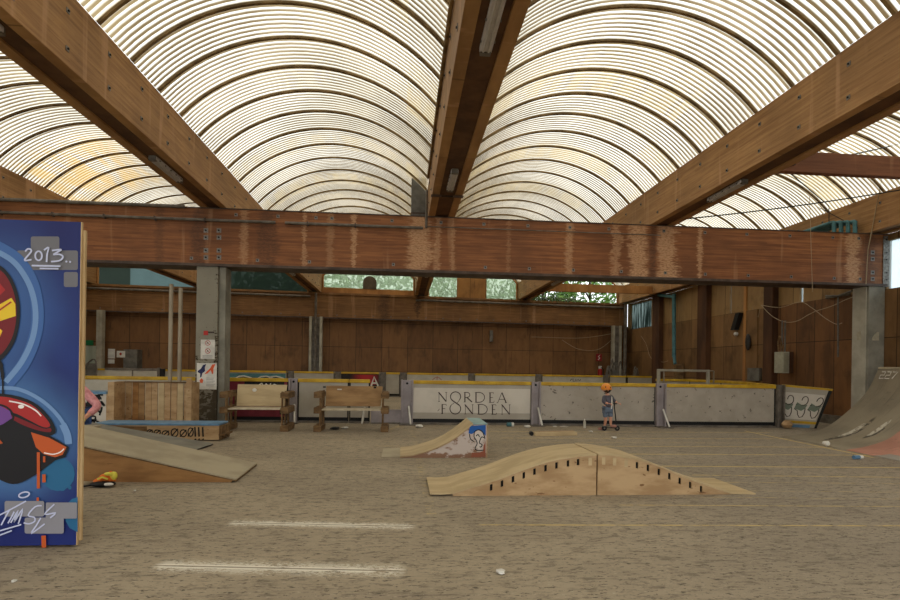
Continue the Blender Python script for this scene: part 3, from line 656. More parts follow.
def redm():
    n = NT('red_glow_print'); x, y, z = n.sep(n.pos()); cxx = gx(366)
    return n.fin(n.mix(n.step(n.m_('ABSOLUTE', n.m_('SUBTRACT', x, cxx)), .1, .8, 1, 0), C(34, 28, 27), C(170, 40, 46)), .6)
MB(T).box(.05, L - .05, .031, .036, .55, 1.03).build('printed_field', redm(), r)
mb = MB(T)
qa = PY(374, 384, YB).x - T[0][3]
mb.strip([(qa - .13, .04, .5), (qa, .04, .93), (qa + .2, .04, .5)], .08); mb.strip([(qa - .08, .04, .64), (qa + .13, .04, .64)], .07); mb.build('letter', 'white', r)
fpost(382.5, 'thick back row post right of the black and red board')
fboard(385.5, 400, 'small square back row board with black frame')
fpost(403.5, 'back row post directly behind the gap by the lettered board')
r, T, L = fboard(406, 469, 'white back row board with a small red mark, behind the lettered board', 'boardw')
mb = MB(T); qa = PY(437, 380, YB).x - T[0][3]; mb.strip([(qa - .22, .04, .82), (qa - .1, .04, .93), (qa, .04, .95), (qa + .1, .04, .93), (qa + .22, .04, .82)], .03); mb.strip([(qa, .04, .83), (qa, .04, 1.0)], .03); mb.build('red_mark', plain('faded_red', C(170, 110, 96)), r)
fpost(471.5, 'back row post left of the middle white board')
fboard(474, 536, 'blank white back row board behind the right half of the lettered board', 'boardw')
fpost(538.5, 'back row post behind the post right of the lettered board')
r, T, L = fboard(541, 604, 'white back row board with a black scribble left of the child', 'boardw')
mb = MB(T); qa = PY(575, 380, YB).x - T[0][3]
zz = [(qa + a, .04, .9 + b) for a, b in ((-.25, -.04), (-.2, .05), (-.1, .05), (-.12, -.05), (0, -.05), (.02, .06), (.08, -.05), (.14, .05), (.2, -.04), (.28, .04))]; mb.strip(zz, .03); mb.build('black_scribble', 'black', r)
fpost(606, 'back row post just right of the scribbled white board')
fboard(608.5, 626, 'narrow white back row board above the helmet of the child', 'boardw')
fboard(627, 655, 'grey back row board left of the goal frame')
# side boards on the right, curving forward
pts = [FL(656, 378.8, 1.13), FL(690, 379.3, 1.13), FL(722, 380.5, 1.13), FL(748, 382, 1.13), FL(776, 384, 1.13)]
labs = ['back corner board behind the goal frame', 'side board running forward, farthest of the three on the right', 'side board running forward, middle one on the right', 'side board running forward to the end of the front row']
pw = [(p.x, p.y) for p in pts]; pw[-1] = (9.95, 13.72)
for i in range(4): board(pw[i], pw[i + 1], labs[i], 'board', 1.13, 'side boards on the right')

# goal frame / metal table
g = thing('goal_frame', 'grey metal goal frame between the board rows, right of the child', 'goal', (9, 18.5, 0)); GY = 18.0
ga, gb = PY(658.5, 375, GY).x, PY(708, 375, GY).x
for x_, nm in ((ga, 'post'), (gb, 'post')): MB().box(x_ - .045, x_ + .045, GY - .05, GY + .05, 0, 1.46).build(nm, 'farcol', g, .008)
MB().box(ga - .045, gb + .045, GY - .05, GY + .05, 1.42, 1.5).build('crossbar', 'farcol', g, .008)
MB().tube([(gb, GY, 1.46), (gb + .45, GY + .4, 1.46), (gb + .47, GY + .42, 0.02)], .025, 6).build('rear_bar', 'farcol', g); MB().tube([(ga, GY, .1), (ga + .3, GY + .42, .05), (gb + .45, GY + .42, .05)], .025, 6).build('rear_bar', 'farcol', g)
MB().tube([(ga + .4, GY + .42, 1.46), (ga + .42, GY + .42, 0.02)], .02, 6).build('rear_bar', 'farcol', g); MB().tube([(ga, GY, 1.46), (ga + .4, GY + .42, 1.46), (gb + .45, GY + .42, 1.46)], .02, 6).build('rear_bar', 'farcol', g)

# panel things at the left back
r = thing('trolley_board', 'low grey board section with black end standing before the left back boards', 'barrier', (-7.9, 20, 0)); TY = 20.0
xa, xb = PY(105, 375, TY).x, PY(160, 375, TY).x
MB().box(xa, xb, TY, TY + .05, .1, 1.17).build('panel', 'boardw', r, .005); MB().box(xa, xb, TY - .02, TY + .07, 1.17, 1.25).build('top_rail', 'pipe', r); MB().box(xb - .09, xb, TY - .03, TY + .08, 0, 1.28).build('end_post', 'pipe', r)
MB().box(xb, xb + .14, TY - .02, TY + .1, 0, 1.24).build('black_end', 'black', r); xm = (xa + xb) / 2 + .0; MB().box(xm - .02, xm + .02, TY - .02, TY, .1, 1.17).build('centre_rail', 'pipe', r)
# far left wall fittings
def onwall(px0, px1, py0, py1, t0, t1, name, m, lab, cat, parent=None):
    a, b = PY((px0 + px1) / 2, py0, YF(-11) - t1), PY((px0 + px1) / 2, py1, YF(-11) - t1); xa, xb = PY(px0, py0, YF(-11) - t1).x, PY(px1, py0, YF(-11) - t1).x
    mb = skew(xa, xb, t0, t1, b.z, a.z); o = mb.build(name, m); return tag(o, lab, cat)
for a in ((85, 106, 346, 382, .0, .06, 'door_leaf', mat('white_streaked_door', C(176, 180, 160), C(150, 158, 140), (6, 1, .6), world=True), 'pale streaked door under the green exit sign on the back wall', 'door'),
          (111, 117.5, 349, 358.5, .005, .02, 'wall_notice', 'white', 'tall white notice on the back wall, upper left of three', 'notice'),
          (111, 117, 359.5, 363.5, .005, .02, 'wall_notice', 'white', 'small white notice on the back wall, lowest of three', 'notice'),
          (125.5, 138.5, 349.5, 372, .01, .5, 'locker', 'steel', 'grey metal locker against the back wall beside the notices', 'locker'),
          (119, 127, 351, 357.5, .51, .52, 'wall_notice', 'white', 'white notice with a red spot, nearest the locker', 'notice')):
    onwall(*a)
o = onwall(89, 96.5, 340.5, 345.5, .02, .1, 'exit_sign', plain('exit_green', C(24, 110, 62)), 'small green exit sign above the pale door', 'sign')
q = PY(92.5, 343, YF(-11) - .11)
mb = MB(); mb.box(q.x - .02, q.x + .03, q.y - .012, q.y, q.z - .05, q.z + .05); mb.ball((q.x, q.y - .006, q.z + .075), .02, 6, 4); mb.strip([(q.x - .1, q.y - .008, q.z), (q.x - .04, q.y - .008, q.z)], .03); mb.build('running_figure', 'white', o)
o.children[0].location = (0, 0, 0)
nt = [o for o in bpy.data.objects if o.get('label', '').endswith('nearest the locker')][0]
mb = MB(); q = PY(122.5, 354, YF(-11) - .53); mb.ball((q.x, YF(q.x) - .522, q.z), (.06, .006, .06), 8, 6); mb.build('red_spot', plain('red', C(170, 52, 40)), nt)
# bicycle-like clutter: folded chair at left back
o = thing('folding_chair', 'grey folded metal chair by the pale door at the far left', 'chair', (-12.2, 24, 0)); fy = 23.5
xa, xb = PY(84, 370, fy).x, PY(96, 370, fy).x
MB().tube(smoothpath([(xa, fy, .0), (xa, fy, 1.0), (xa + .15, fy, 1.4), (xb, fy, 1.45), (xb, fy, 0.0)], 4), .03, 6).build('frame', 'pipe', o); MB().box(xa + .05, xb - .03, fy + .02, fy + .06, .5, 1.38).build('back_panel', 'steel', o)

# back wall fittings
o = thing('wall_lamp', 'slim grey lamp on the back wall above the lettered board', 'lamp', PY(491.5, 336, YF(3.5) - .1)); q = o.location
MB().box(q.x - .09, q.x + .09, q.y, q.y + .09, q.z - .3, q.z + .3).build('housing', 'pipe', o, .02); MB().box(q.x - .05, q.x + .05, q.y - .02, q.y, q.z - .26, q.z + .26).build('tube_cover', 'steel', o)
q = PY(599, 357.5, YF(9) - .03); mb = MB(); mb.box(q.x - .16, q.x + .16, q.y, q.y + .02, q.z - .2, q.z + .2); o = mb.build('fire_sign', plain('dark_red', C(140, 40, 38))); tag(o, 'small red fire equipment sign on the back wall near the right corner', 'sign')
mb = MB(); mb.strip([(q.x - .05, q.y - .003, q.z - .13), (q.x + .05, q.y - .003, q.z - .02), (q.x - .04, q.y - .003, q.z + .04), (q.x + .05, q.y - .003, q.z + .14)], .04); mb.build('white_symbol', 'white', o)
q = PY(600, 371, YF(9) - .2); e = thing('fire_extinguisher', 'red fire extinguisher on the back wall below the red sign', 'fire extinguisher', q)
mb = MB(); mb.tube([(q.x, q.y, q.z - .45), (q.x, q.y, q.z + .05)], .12, 12); mb.ball((q.x, q.y, q.z + .05), (.12, .12, .08)); mb.build('cylinder', plain('ext_red', C(160, 36, 34), .35), e)
MB().box(q.x - .07, q.x + .07, q.y - .05, q.y + .05, q.z + .13, q.z + .27).build('valve_head', 'white', e); MB().tube(smoothpath([(q.x + .05, q.y - .05, q.z + .2), (q.x + .17, q.y - .06, q.z + .05), (q.x + .14, q.y - .08, q.z - .2)]), .02, 6).build('hose', 'black', e)
MB().box(q.x - .03, q.x + .03, q.y, q.y + .2, q.z - .05, q.z + .05).build('bracket', 'black', e)
# clutter heap in the corner
random.seed(3)
for k, (px_, top_, lab) in enumerate(((610, 364, 'tangle of grey chair frames against the corner column, left clump'), (616, 358, 'tangle of grey chair frames against the corner column, tallest clump'), (634, 366, 'small grey bundle right of the corner column'))):
    q = PY(px_, 378, 26.9); r = thing('folded_chairs', lab, 'chairs', (q.x, q.y, 0)); zt_ = PY(px_, top_, 26.9).z
    for j in range(3):
        a = q.x + random.uniform(-.22, .22); mb = MB(); mb.tube(smoothpath([(a - .1, q.y, 0), (a - .12, q.y - .05, zt_ * .6), (a, q.y, zt_ * random.uniform(.85, 1)), (a + .12, q.y + .05, zt_ * .6), (a + .16, q.y + .05, 0)], 4), .035, 6); mb.build('tube_frame', 'pipe', r)
    MB().box(q.x - .16, q.x + .16, q.y - .02, q.y + .03, zt_ * .45, zt_ * .7).build('seat_panel', 'steel', r)

# hanging cables on the walls
def cable(pts, r, m, lab, name='cable', cat='cable', group='cables hanging on the walls'):
    o = MB().tube(smoothpath(pts, 8), r, 5).build(name, m); return tag(o, lab, cat, group)
M['cablew'] = plain('pale_cable', C(168, 148, 118)); yb = lambda px, py, t=.1: PY(px, py, YF(8) - t)
cable([yb(493, 339), yb(530, 337), yb(580, 338), yb(616, 333)], .012, 'cablew', 'thin pale cable strung along the back wall near the right corner')
cable([yb(562, 340), yb(578, 349), yb(596, 350), yb(608, 343), yb(616, 334)], .012, 'cablew', 'sagging pale loop of cable on the back wall left of the corner column')
xr = lambda px, py, t=.08: PX(px, py, XR - t)
cable([xr(641, 336), xr(646, 344), xr(651, 358), xr(662, 362), xr(668, 361)], .012, 'cablew', 'pale cable looping from the corner to the foot of the teal downpipe')
XC = XR - .3
xc = lambda px, py: PX(px, py, XC)
cable([xc(761, 305), xc(772, 316), xc(785, 322), xc(797, 321), xc(808, 315), xc(816, 311)], .012, 'cablew', 'deep pale cable swag left of the right pillar')
cable([xc(761, 305), xc(780, 307.5), xc(800, 302), xc(812, 308), xc(825, 318), xc(836, 324), xc(842, 323)], .011, 'cablew', 'upper pale cable crossing the deep swag beside the right pillar')
cable([xc(816, 311), xc(832, 306), xc(845, 300), xc(853, 297)], .011, 'cablew', 'short pale cable rising to the right pillar')
cable([xr(752, 307, .012), xr(755, 317, .012), xr(757, 320, .012), xr(760, 309, .012)], .01, 'cablew', 'small pale cable loop above the round dark box')

# teal downpipe
dp = thing('downpipe', 'teal drain pipe with an elbow running down the right wall', 'pipe', xr(674, 365, .3)); X_ = XR - .3
mb = MB(); mb.tube([PX(658.5, 283, X_), PX(658.5, 295, X_), PX(674, 297, X_)], .075, 10); mb.build('elbow', 'teal', dp)
MB().tube([PX(674, 294, X_), PX(674, 357, X_)], .085, 10).build('pipe', 'teal', dp); MB().tube([PX(674, 355, X_), PX(675, 364, X_ - .1)], .07, 10).build('spout', 'teal', dp)
o = tag(MB().box(X_ - .1, X_ + .2, PX(677, 370, X_).y - .2, PX(677, 370, X_).y + .1, 0, PX(677, 364, X_).z).build('drain_box', 'pallet'), 'wooden box under the teal downpipe', 'box')
# electric box with conduits
eb = thing('electric_box', 'grey electric box on the right wall with cables above it', 'electric box', PX(774, 373, XR - .2)); q0, q1 = PX(766, 373, XR - .45), PX(783, 351, XR - .45)
eya, eyb = min(q0.y, q1.y), max(q0.y, q1.y); eyb = eya + .4; eza, ezb = PX(775, 373, XR - .45).z, PX(775, 352, XR - .45).z
MB().box(XR - .45, XR - .23, eya, eyb, eza, ezb).build('housing', mat('box_grey', C(172, 168, 146), C(156, 152, 132)), eb, .01)
MB().box(XR - .42, XR - .26, eya - .012, eya, eza + .04, ezb - .04).build('door', mat('box_door', C(150, 144, 120), C(140, 134, 112)), eb)
for t in (.28, .38): MB().tube([(XR - t, eya + .15, ezb), (XR - t, eya + .15, ezb + 1.0)], .025, 6).build('conduit', 'steel', eb)
MB().tube(smoothpath([(XR - .4, eya + .1, ezb), (XR - .5, eya, ezb + .25), (XR - .5, eya + .1, ezb + .5), (XR - .4, eya + .3, ezb + .25), (XR - .42, eya + .2, ezb)]), .02, 6).build('cable_loop', 'pallet', eb)
MB().box(XR - .25, XR - .0, eya + .08, eyb - .08, eza, ezb).build('mount', 'stud', eb)
# lamp bar and dark round box
lf = thing('wall_floodlight', 'dark slanted lamp on the right wall', 'lamp', xr(735, 330, .15))
mb = MB(); a, b = xr(738, 313, .2), xr(733, 330, .2)
mb.hexa([b + Vector((-.03, -.12, 0)), b + Vector((-.03, .12, 0)), a + Vector((-.03, .12, 0)), a + Vector((-.03, -.12, 0))], [b + Vector((.15, -.12, 0)), b + Vector((.15, .12, 0)), a + Vector((.15, .12, 0)), a + Vector((.15, -.12, 0))]); mb.build('housing', 'black', lf)
q = xr(736, 334, .12); MB().ball(q, .08).build('bulb', 'white', lf)
q = xr(748, 342, .12); tag(MB().ball(q, (.08, .12, .3)).build('alarm_bell', mat('dark_bell', C(56, 52, 48))), 'dark oval box on the pale batten of the right wall', 'alarm')
q = xr(754, 375, .05); tag(MB().box(XR - .1, XR - .0, q.y - .35, q.y + .3, q.z - .2, q.z + .25).build('junction_box', 'steel'), 'small grey box low on the right wall above the yellow cap', 'box')
# bracket rod near the pillar
o = thing('steel_bracket', 'thin steel bracket with a long rod beside the right pillar', 'bracket', PX(838, 300, XR - .3))
MB().tube([PX(838, 297, XR - .35), PX(838, 357, XR - .35)], .022, 6).build('rod', 'steel', o)
MB().tube([PX(826, 296, XR - .35), PX(838, 296, XR - .35), PX(852, 291, XR - .35)], .03, 6).build('arm', 'steel', o); MB().tube([PX(826, 298, XR - .1), PX(850, 294, XR - .1)], .03, 6).build('arm', 'steel', o)

# ---------------------------------------------------------------- things on and above the main beam
for (x0, x1, py0, py1, lab) in ((0, 275, 224.5, 228.5, 'long grey conduit on the left part of the cross beam'), (285, 423, 228.0, 232, 'grey conduit on the cross beam left of the central roof beam')):
    a, b = PY(x0, py0, YM - .06), PY(x1, py1, YM - .06)
    if x0 == 0: a = Vector((XL, YM - .06, a.z + (a.x - XL) * (a.z - b.z) / (b.x - a.x) * 0))
    zc = ZB - .3; o = thing('conduit', lab, 'pipe', (a.x, YM - .06, zc), 'conduits on the cross beam')
    MB().tube([(a.x, YM - .06, zc), (b.x, YM - .06, zc)], .034, 8).build('tube', 'pipe', o)
    for i in range(int((b.x - a.x) / 1.1)): MB().box(a.x + .5 + i * 1.1, a.x + .53 + i * 1.1, YM - .1, YM, zc - .05, zc + .045).build('clip', 'darkmetal', o)
o = tag(MB().tube([(XL, YM - .09, ZB - .02), (PY(186, 208, YM).x, YM - .09, ZB - .02)], .04, 8).build('conduit', 'pipe'), 'grey pipe along the upper left edge of the cross beam', 'pipe', 'conduits on the cross beam')
q = PY(426.8, 190, YM - .06); o = tag(MB().tube([(q.x, YM - .06, ZB - .3), (q.x, YM - .06, q.z)], .03, 8).build('conduit', 'pipe'), 'short upright conduit left of the central roof beam', 'pipe')
o = tag(MB().tube([(PY(426, 220, YM).x, YM - .05, ZB - .26), (PY(660, 220, YM).x, YM - .05, ZB - .26)], .012, 6).build('conduit', 'pipe'), 'thin wire conduit along the right part of the cross beam', 'pipe', 'conduits on the cross beam')
q0, q1 = PY(411, 217, 14.2), PY(426, 181, 14.2); o = thing('roof_duct', 'grey vertical duct rising behind the cross beam left of the central roof beam', 'duct', (q0.x, 14.2, ZB))
MB().box(q0.x, q1.x, 14.0, 14.4, ZM + .3, q1.z).build('duct', mat('duct_grey', C(112, 110, 106), C(96, 94, 90)), o, .005); MB().box(q0.x - .01, q1.x + .01, 13.99, 14.41, ZB + .35, ZB + .39).build('strap', 'darkmetal', o)
# fluorescent fittings under the roof beams
M['fitting'] = mat('pale_fitting', C(206, 200, 198), C(186, 180, 178))
def fluo(x, y0, y1, lab, m='steel'):
    ZL = ZB - .066
    r = thing('tube_light', lab, 'lamp', (x, (y0 + y1) / 2, ZL), 'tube lights under the roof beams')
    MB().box(x - .07, x + .07, y0, y1, ZL + .03, ZL + .1).build('housing', 'fitting', r, .012)
    for s in (-.03, .03): MB().tube([(x + s, y0 + .05, ZL + .018), (x + s, y1 - .05, ZL + .018)], .014, 8).build('tube', mat('tube_glass', C(196, 190, 184), C(186, 180, 174)), r)
    MB().box(x - .06, x + .06, y0 - .03, y0 + .03, ZL + .01, ZL + .1).build('end_cap', 'pipe', r); MB().box(x - .06, x + .06, y1 - .03, y1 + .03, ZL + .01, ZL + .1).build('end_cap', 'pipe', r)
    for i in range(5): yy = y0 + (i + .5) * (y1 - y0) / 5; MB().box(x - .085, x + .085, yy - .01, yy + .01, ZL + .04, ZL + .06).build('clip', 'pipe', r)
def yat(px, py): return FL(px, py, ZB).y
xb_ = (BE['B'][0] + BE['B'][1]) / 2 - .0
fluo(xb_, 4.2, yat(485, 50), 'tube light under the central roof beam at the top edge of the photo'); fluo(xb_ + .02, yat(457, 171), yat(449, 189), 'tube light under the central roof beam just before the cross beam')
xa_ = -4.43
fluo(xa_, yat(157, 158), yat(180, 180), 'tube light under the left roof beam near the cross beam'); fluo(xa_, 4.3, yat(6, 30), 'tube light under the left roof beam at the top left corner')
fluo(6.36, yat(742, 181), yat(707, 199.5), 'tube light under the right roof beam'); fluo(xa_, 21.0, 22.2, 'tube light under the left roof beam beyond the cross beam'); fluo(6.36, 21.5, 22.8, 'tube light under the right roof beam beyond the cross beam'); fluo(xb_, 20.5, 21.6, 'tube light under the central roof beam beyond the cross beam')
# gutter pipe along the left flank of the central beam
tag(MB().tube([(BE['B'][0] - .035, Y0, ZT - .1), (BE['B'][0] - .035, 12.6, ZT - .1)], .03, 8).build('cable_pipe', 'rib'), 'dark pipe along the upper left flank of the central roof beam', 'pipe')
for y in (11.3,):
    o = thing('beam_clamp', 'metal clamp strap around the underside of the central roof beam', 'clamp', (xb_, y, ZB))
    for (a, b) in ((.53, .75), (.99, 1.21)): MB().box(a, b, y - .06, y + .06, ZB - .02, ZB - .001).build('plate', 'darkmetal', o)
    MB().tube([(.75, y, ZB - .01), (.99, y, ZB - .01)], .012, 6).build('rod', 'black', o)
# wires and chains of the right bay
def wire(a, b, r, lab, sag=.0, m='black', name='wire'):
    a, b = Vector(a), Vector(b); pts = [a.lerp(b, t / 8) - Vector((0, 0, sag * 4 * (t / 8) * (1 - t / 8))) for t in range(9)]
    return tag(MB().tube(pts, r, 5).build(name, m), lab, 'wire', 'wires of the right hand bay')
wire((6.7, 12.6, 5.15), PX(900, 190, 11.75), .016, 'dark chain crossing the right vault above the cross beam', .05, name='chain')
wire(PY(792, 165, 9.05), PX(903, 143, 11.75), .014, 'dark chain just above the reddish timber tie', .03, name='chain')
wire(PY(790, 173, 9.2), PX(829, 206, 11.75), .012, 'thin black wire slanting down under the reddish timber tie')
wire(PX(829, 206, 11.75), PX(829, 232, 11.75), .012, 'thin wire hanging at the right wall above the teal pipes')
wire(PX(818, 207, 11.7), PX(858, 228, 11.7), .01, 'thin wire slanting to the bracket above the teal pipes')
wire(PY(809.5, 196, 12.4), PY(812.5, 292, 12.4), .006, 'thin pale cord hanging straight down before the cross beam', m='cablew')
o = MB().tube([PX(903, 177, 11.7), PX(882, 177.5, 11.7), PY(868, 250, 12.86), PY(866, 284, 12.86)], .012, 6).build('cable', 'cablew'); tag(o, 'pale cable running down the right end of the cross beam', 'cable')
# teal pipes near the D beam
for k in range(4):
    px_ = 858 - k * 10; a = PX(855 - k * 7, 221 + .3 * k, 11.6 - k * .06); zt_ = a.z; y_ = a.y
    o = tag(MB().tube(smoothpath([(a.x, y_ + 5.5 + k, zt_ - .0), (a.x, y_ + 1, zt_), (a.x, y_ + .1, zt_), (a.x, y_, zt_ - .12), (a.x, y_, zt_ - .7)], 4), .05, 8).build('teal_pipe', 'teal'), 'teal pipe above the right end of the cross beam, ' + ['rightmost', 'second from the right', 'third from the right', 'leftmost'][k], 'pipe', 'teal pipe bundle')

# ---------------------------------------------------------------- graffiti panel
GYp = 4.57
gp = thing('graffiti_panel', 'tall blue panel painted with graffiti at the left edge', 'panel', (-3.4, GYp, 0))
gx0, gx1 = -4.9, PY(78.5, 400, GYp).x; gz1 = PY(78, 222, GYp).z
def panel_mat():
    n = NT('spray_blue'); x, y, z = n.sep(n.pos()); p = n.pos()
    def dist(cx, cz, sx=1, sz=1): return n.m_('SQRT', n.m_('ADD', n.m_('POWER', n.m_('MULTIPLY', n.m_('SUBTRACT', x, cx), sx), 2), n.m_('POWER', n.m_('MULTIPLY', n.m_('SUBTRACT', z, cz), sz), 2)))
    c1 = PY(0, 310, GYp); c2 = PY(15, 440, GYp)
    wob = n.m_('MULTIPLY', n.noise(p, 1.5, 3), .25)
    cc = n.mix(n.step(n.noise(p, 1.2, 2), .3, .7), C(22, 32, 92), C(26, 48, 116))
    cc = n.mix(n.step(n.m_('ADD', dist(c1.x - .1, c1.z, 1, .7), wob), .32, .85, .85, 0), cc, C(58, 96, 152))
    cc = n.mix(n.step(n.m_('ADD', dist(c2.x - .05, c2.z), wob), .35, .85, .9, 0), cc, C(74, 118, 168))
    cc = n.mix(n.step(z, gz1 - .55, gz1, 0, .55), cc, C(26, 28, 92))
    c3 = PY(40, 520, GYp); cc = n.mix(n.step(z, .55, .2, 0, .6), cc, C(22, 34, 104))
    return n.fin(cc, .5)
MB().box(gx0, gx1, GYp, GYp + .02, .02, gz1).build('sheet', panel_mat(), gp)
e1 = PY(84.5, 400, GYp + .02).x
MB().box(gx1, gx1 + .006, GYp - .002, GYp + .02, .02, gz1).build('edge_strip', 'edge', gp); MB().box(gx1 - .05, gx1 + .024, GYp + .02, GYp + .042, .05, gz1 - .06).build('rear_batten', 'edge', gp)
MB().box(gx0, gx1 - .05, GYp + .02, GYp + .11, .02, .11).build('foot_rail', 'edge', gp); MB().box(gx0 + .1, gx0 + .2, GYp + .11, GYp + .9, 0, .09).build('stand_foot', 'edge', gp); MB().box(gx1 - .6, gx1 - .5, GYp + .11, GYp + .9, 0, .09).build('stand_foot', 'edge', gp)
mats = {'navy': C(26, 36, 104), 'pale': C(112, 146, 190), 'grey': C(112, 110, 114), 'greyb': C(138, 136, 142), 'redd': C(118, 22, 28), 'redb': C(168, 38, 36), 'yel': C(232, 196, 40), 'blk': C(20, 17, 20), 'pur': C(112, 68, 140), 'ora': C(190, 84, 32), 'orad': C(184, 84, 36), 'tea': C(36, 98, 138), 'lil': C(196, 200, 226), 'wht': C(240, 232, 226), 'bluel': C(62, 100, 160)}
keys = list(mats); mm = [plain('paint_' + k, v, .5) for k, v in mats.items()]
mur = MB(); lay = [0]
def gpnt(p): q = PY(p[0], p[1], GYp); return Vector((q.x, GYp - .0015 - lay[0] * .0004, q.z))
def fillp(k, pts, sm=0):
    mur.cur = keys.index(k); pts = [gpnt(p) for p in pts]
    if sm: pp = smoothpath(pts + [pts[0]], sm)[:-1]; pts = pp
    mur.poly(pts); lay[0] += 1
def str_(k, pts, wpx, sm=5, closed=False):
    mur.cur = keys.index(k); s_ = GYp / FOC; g = [gpnt(p) for p in pts]; g = smoothpath(g, sm) if sm else g
    w_ = [x_ * s_ for x_ in wpx] if isinstance(wpx, list) else wpx * s_
    mur.strip(g, w_, closed=closed); lay[0] += 1
def rrect(k, x0, y0, x1, y1, r_=2):
    pts = []
    for cx, cy, a in ((x1 - r_, y1 - r_, 0), (x0 + r_, y1 - r_, 90), (x0 + r_, y0 + r_, 180), (x1 - r_, y0 + r_, 270)):
        pts += [(cx + r_ * math.cos(R(a + d)), cy + r_ * math.sin(R(a + d))) for d in (0, 30, 60, 90)]
    fillp(k, pts)
def ell(cx, cy, rx, ry, n=16, rot=0): return [(cx + rx * math.cos(t) * math.cos(rot) - ry * math.sin(t) * math.sin(rot), cy + rx * math.cos(t) * math.sin(rot) + ry * math.sin(t) * math.cos(rot)) for t in [2 * math.pi * i / n for i in range(n)]]
rrect('grey', 17, 250.5, 78, 270); rrect('grey', 31, 236.5, 59.5, 253.5); rrect('grey', 64, 272, 78, 287)
fillp('tea', [p for p in ell(58, 474, 17, 17)]); fillp('tea', ell(62.5, 487.5, 3.5, 3.5, 10)); fillp('tea', ell(70, 487.5, 1.8, 2, 8)); fillp('tea', [(78, 497), (72, 499), (67, 504), (65, 512), (66, 521), (70, 528), (78, 532)])
str_('bluel', [(-20, 240), (2, 249), (20, 262), (33, 284), (38, 312), (35, 338), (24, 364), (8, 384)], [11] * 36)
str_('pale', [(-20, 246), (2, 254), (18, 266), (31, 288), (36, 313), (33, 338), (22, 362), (6, 382)], 5)
str_('pale', [(-6, 388), (18, 389), (40, 399), (57, 414), (67, 430), (69, 443)], 3.5); str_('pale', [(63, 424), (67.5, 434), (69, 444)], 6.5)
# red disc with black outline and a yellow patch
ring = [(-30, 262), (-8, 262), (6, 270), (15, 284), (20, 302), (20, 322), (15, 342), (4, 358), (-12, 368), (-30, 370)]
fillp('blk', ring, 4); fillp('redd', [(-30, 266), (-8, 266), (4, 273), (12, 286), (16.5, 303), (16.5, 321), (12, 339), (2, 354), (-12, 363), (-30, 365)], 4)
fillp('redb', [(-30, 276), (-4, 278), (6, 290), (-4, 300), (-30, 310)]); fillp('yel', [(-25, 318), (-4, 307), (12, 298), (16, 304), (16.4, 316), (-2, 322), (-25, 330)]); fillp('yel', [(-12, 332), (0, 328), (3, 331), (-3, 346), (-12, 350)]); str_('redb', [(-10, 318), (2, 309), (12, 302)], 1.5)
str_('blk', [(-2, 360), (2, 368), (3.5, 380), (3.6, 397)], [5] * 5 + [3] * 5 + [1.6] * 6)
fillp('blk', [(-25, 410), (5, 415), (14, 421), (30, 430), (48, 435), (60, 448), (60, 456), (48, 466), (34, 476), (18, 483.5), (6, 482), (-8, 474), (-25, 460)], 3)
fillp('blk', [(-20, 392), (2, 393.5), (18, 396), (34, 402), (46, 412), (54, 423), (56.5, 432), (50, 435.5), (38, 433), (24, 428), (8, 418), (-20, 414)], 3)
fillp('redb', [(-20, 396), (2, 396.5), (16, 398.8), (32, 404.5), (43, 414), (51, 425), (44, 427), (28, 419), (12, 412), (-20, 409)], 3); fillp('redd', [(10, 414), (26, 420.5), (44, 428.3), (51.5, 428), (51, 432), (40, 430.5), (24, 425), (10, 417)], 3)
str_('wht', [(10, 401), (24, 404), (36, 410), (42, 416)], 1.3); fillp('wht', ell(22, 406.5, 3, 2)); fillp('pur', [(-20, 404), (2, 406), (11, 411), (13, 418), (4, 424), (-20, 432)]); str_('blk', [(-20, 404), (2, 405), (12, 411), (14, 419), (4, 426), (-20, 436)], 1.8); fillp('orad', [(-20, 434), (0, 438), (4, 443), (-20, 450)])
fillp('blk', [(30, 430), (50, 435), (70, 446.5), (66, 457), (56, 460), (44, 457), (35, 449)]); fillp('ora', [(32, 432), (50, 437.5), (67.5, 447), (63.5, 454.5), (56, 457), (45, 454), (37, 447)]); str_('wht', [(45, 452.5), (54, 454), (61, 452), (65, 448.5)], 1)
str_('ora', [(39.5, 452), (39.5, 470), (39.5, 488)], 2.7, 2); str_('ora', [(45.3, 456), (45.3, 462)], 2, 2); str_('ora', [(45.2, 474), (45.2, 482)], 3, 2); str_('ora', [(39, 497), (39, 501)], 2, 2)
rrect('greyb', 6, 500.5, 45.5, 516); rrect('greyb', 47, 502, 78, 518, 1); rrect('greyb', 26, 517, 65, 533)
str_('ora', [(45, 535), (45.2, 547)], 4, 2)
W = 1.5
str_('lil', [(26.7, 252), (29, 249.5), (32, 249.8), (32.3, 252.5), (26, 260.5), (33, 260)], W); str_('lil', ell(40, 256.2, 3.4, 4.6, 14), W, 0, True); str_('lil', [(45.5, 250.5), (50, 248), (48.5, 255), (48, 262.5)], W)
str_('lil', [(53.3, 251), (62.5, 250), (59, 252.5), (55, 255), (61, 254.8), (64.3, 257.3), (61, 261), (52.5, 262)], W); str_('lil', ell(67.8, 262, .6, .6, 6), .9, 0, True); str_('lil', ell(71.5, 262.3, .6, .6, 6), .9, 0, True)
str_('lil', [(33.3, 266), (62, 266.6)], 1.6, 2); str_('lil', [(41.3, 268.8), (60, 269.2)], 1.4, 2)
str_('lil', ell(25.8, 494.2, 5.4, 2.6, 16, -.25), 1.3, 0, True)
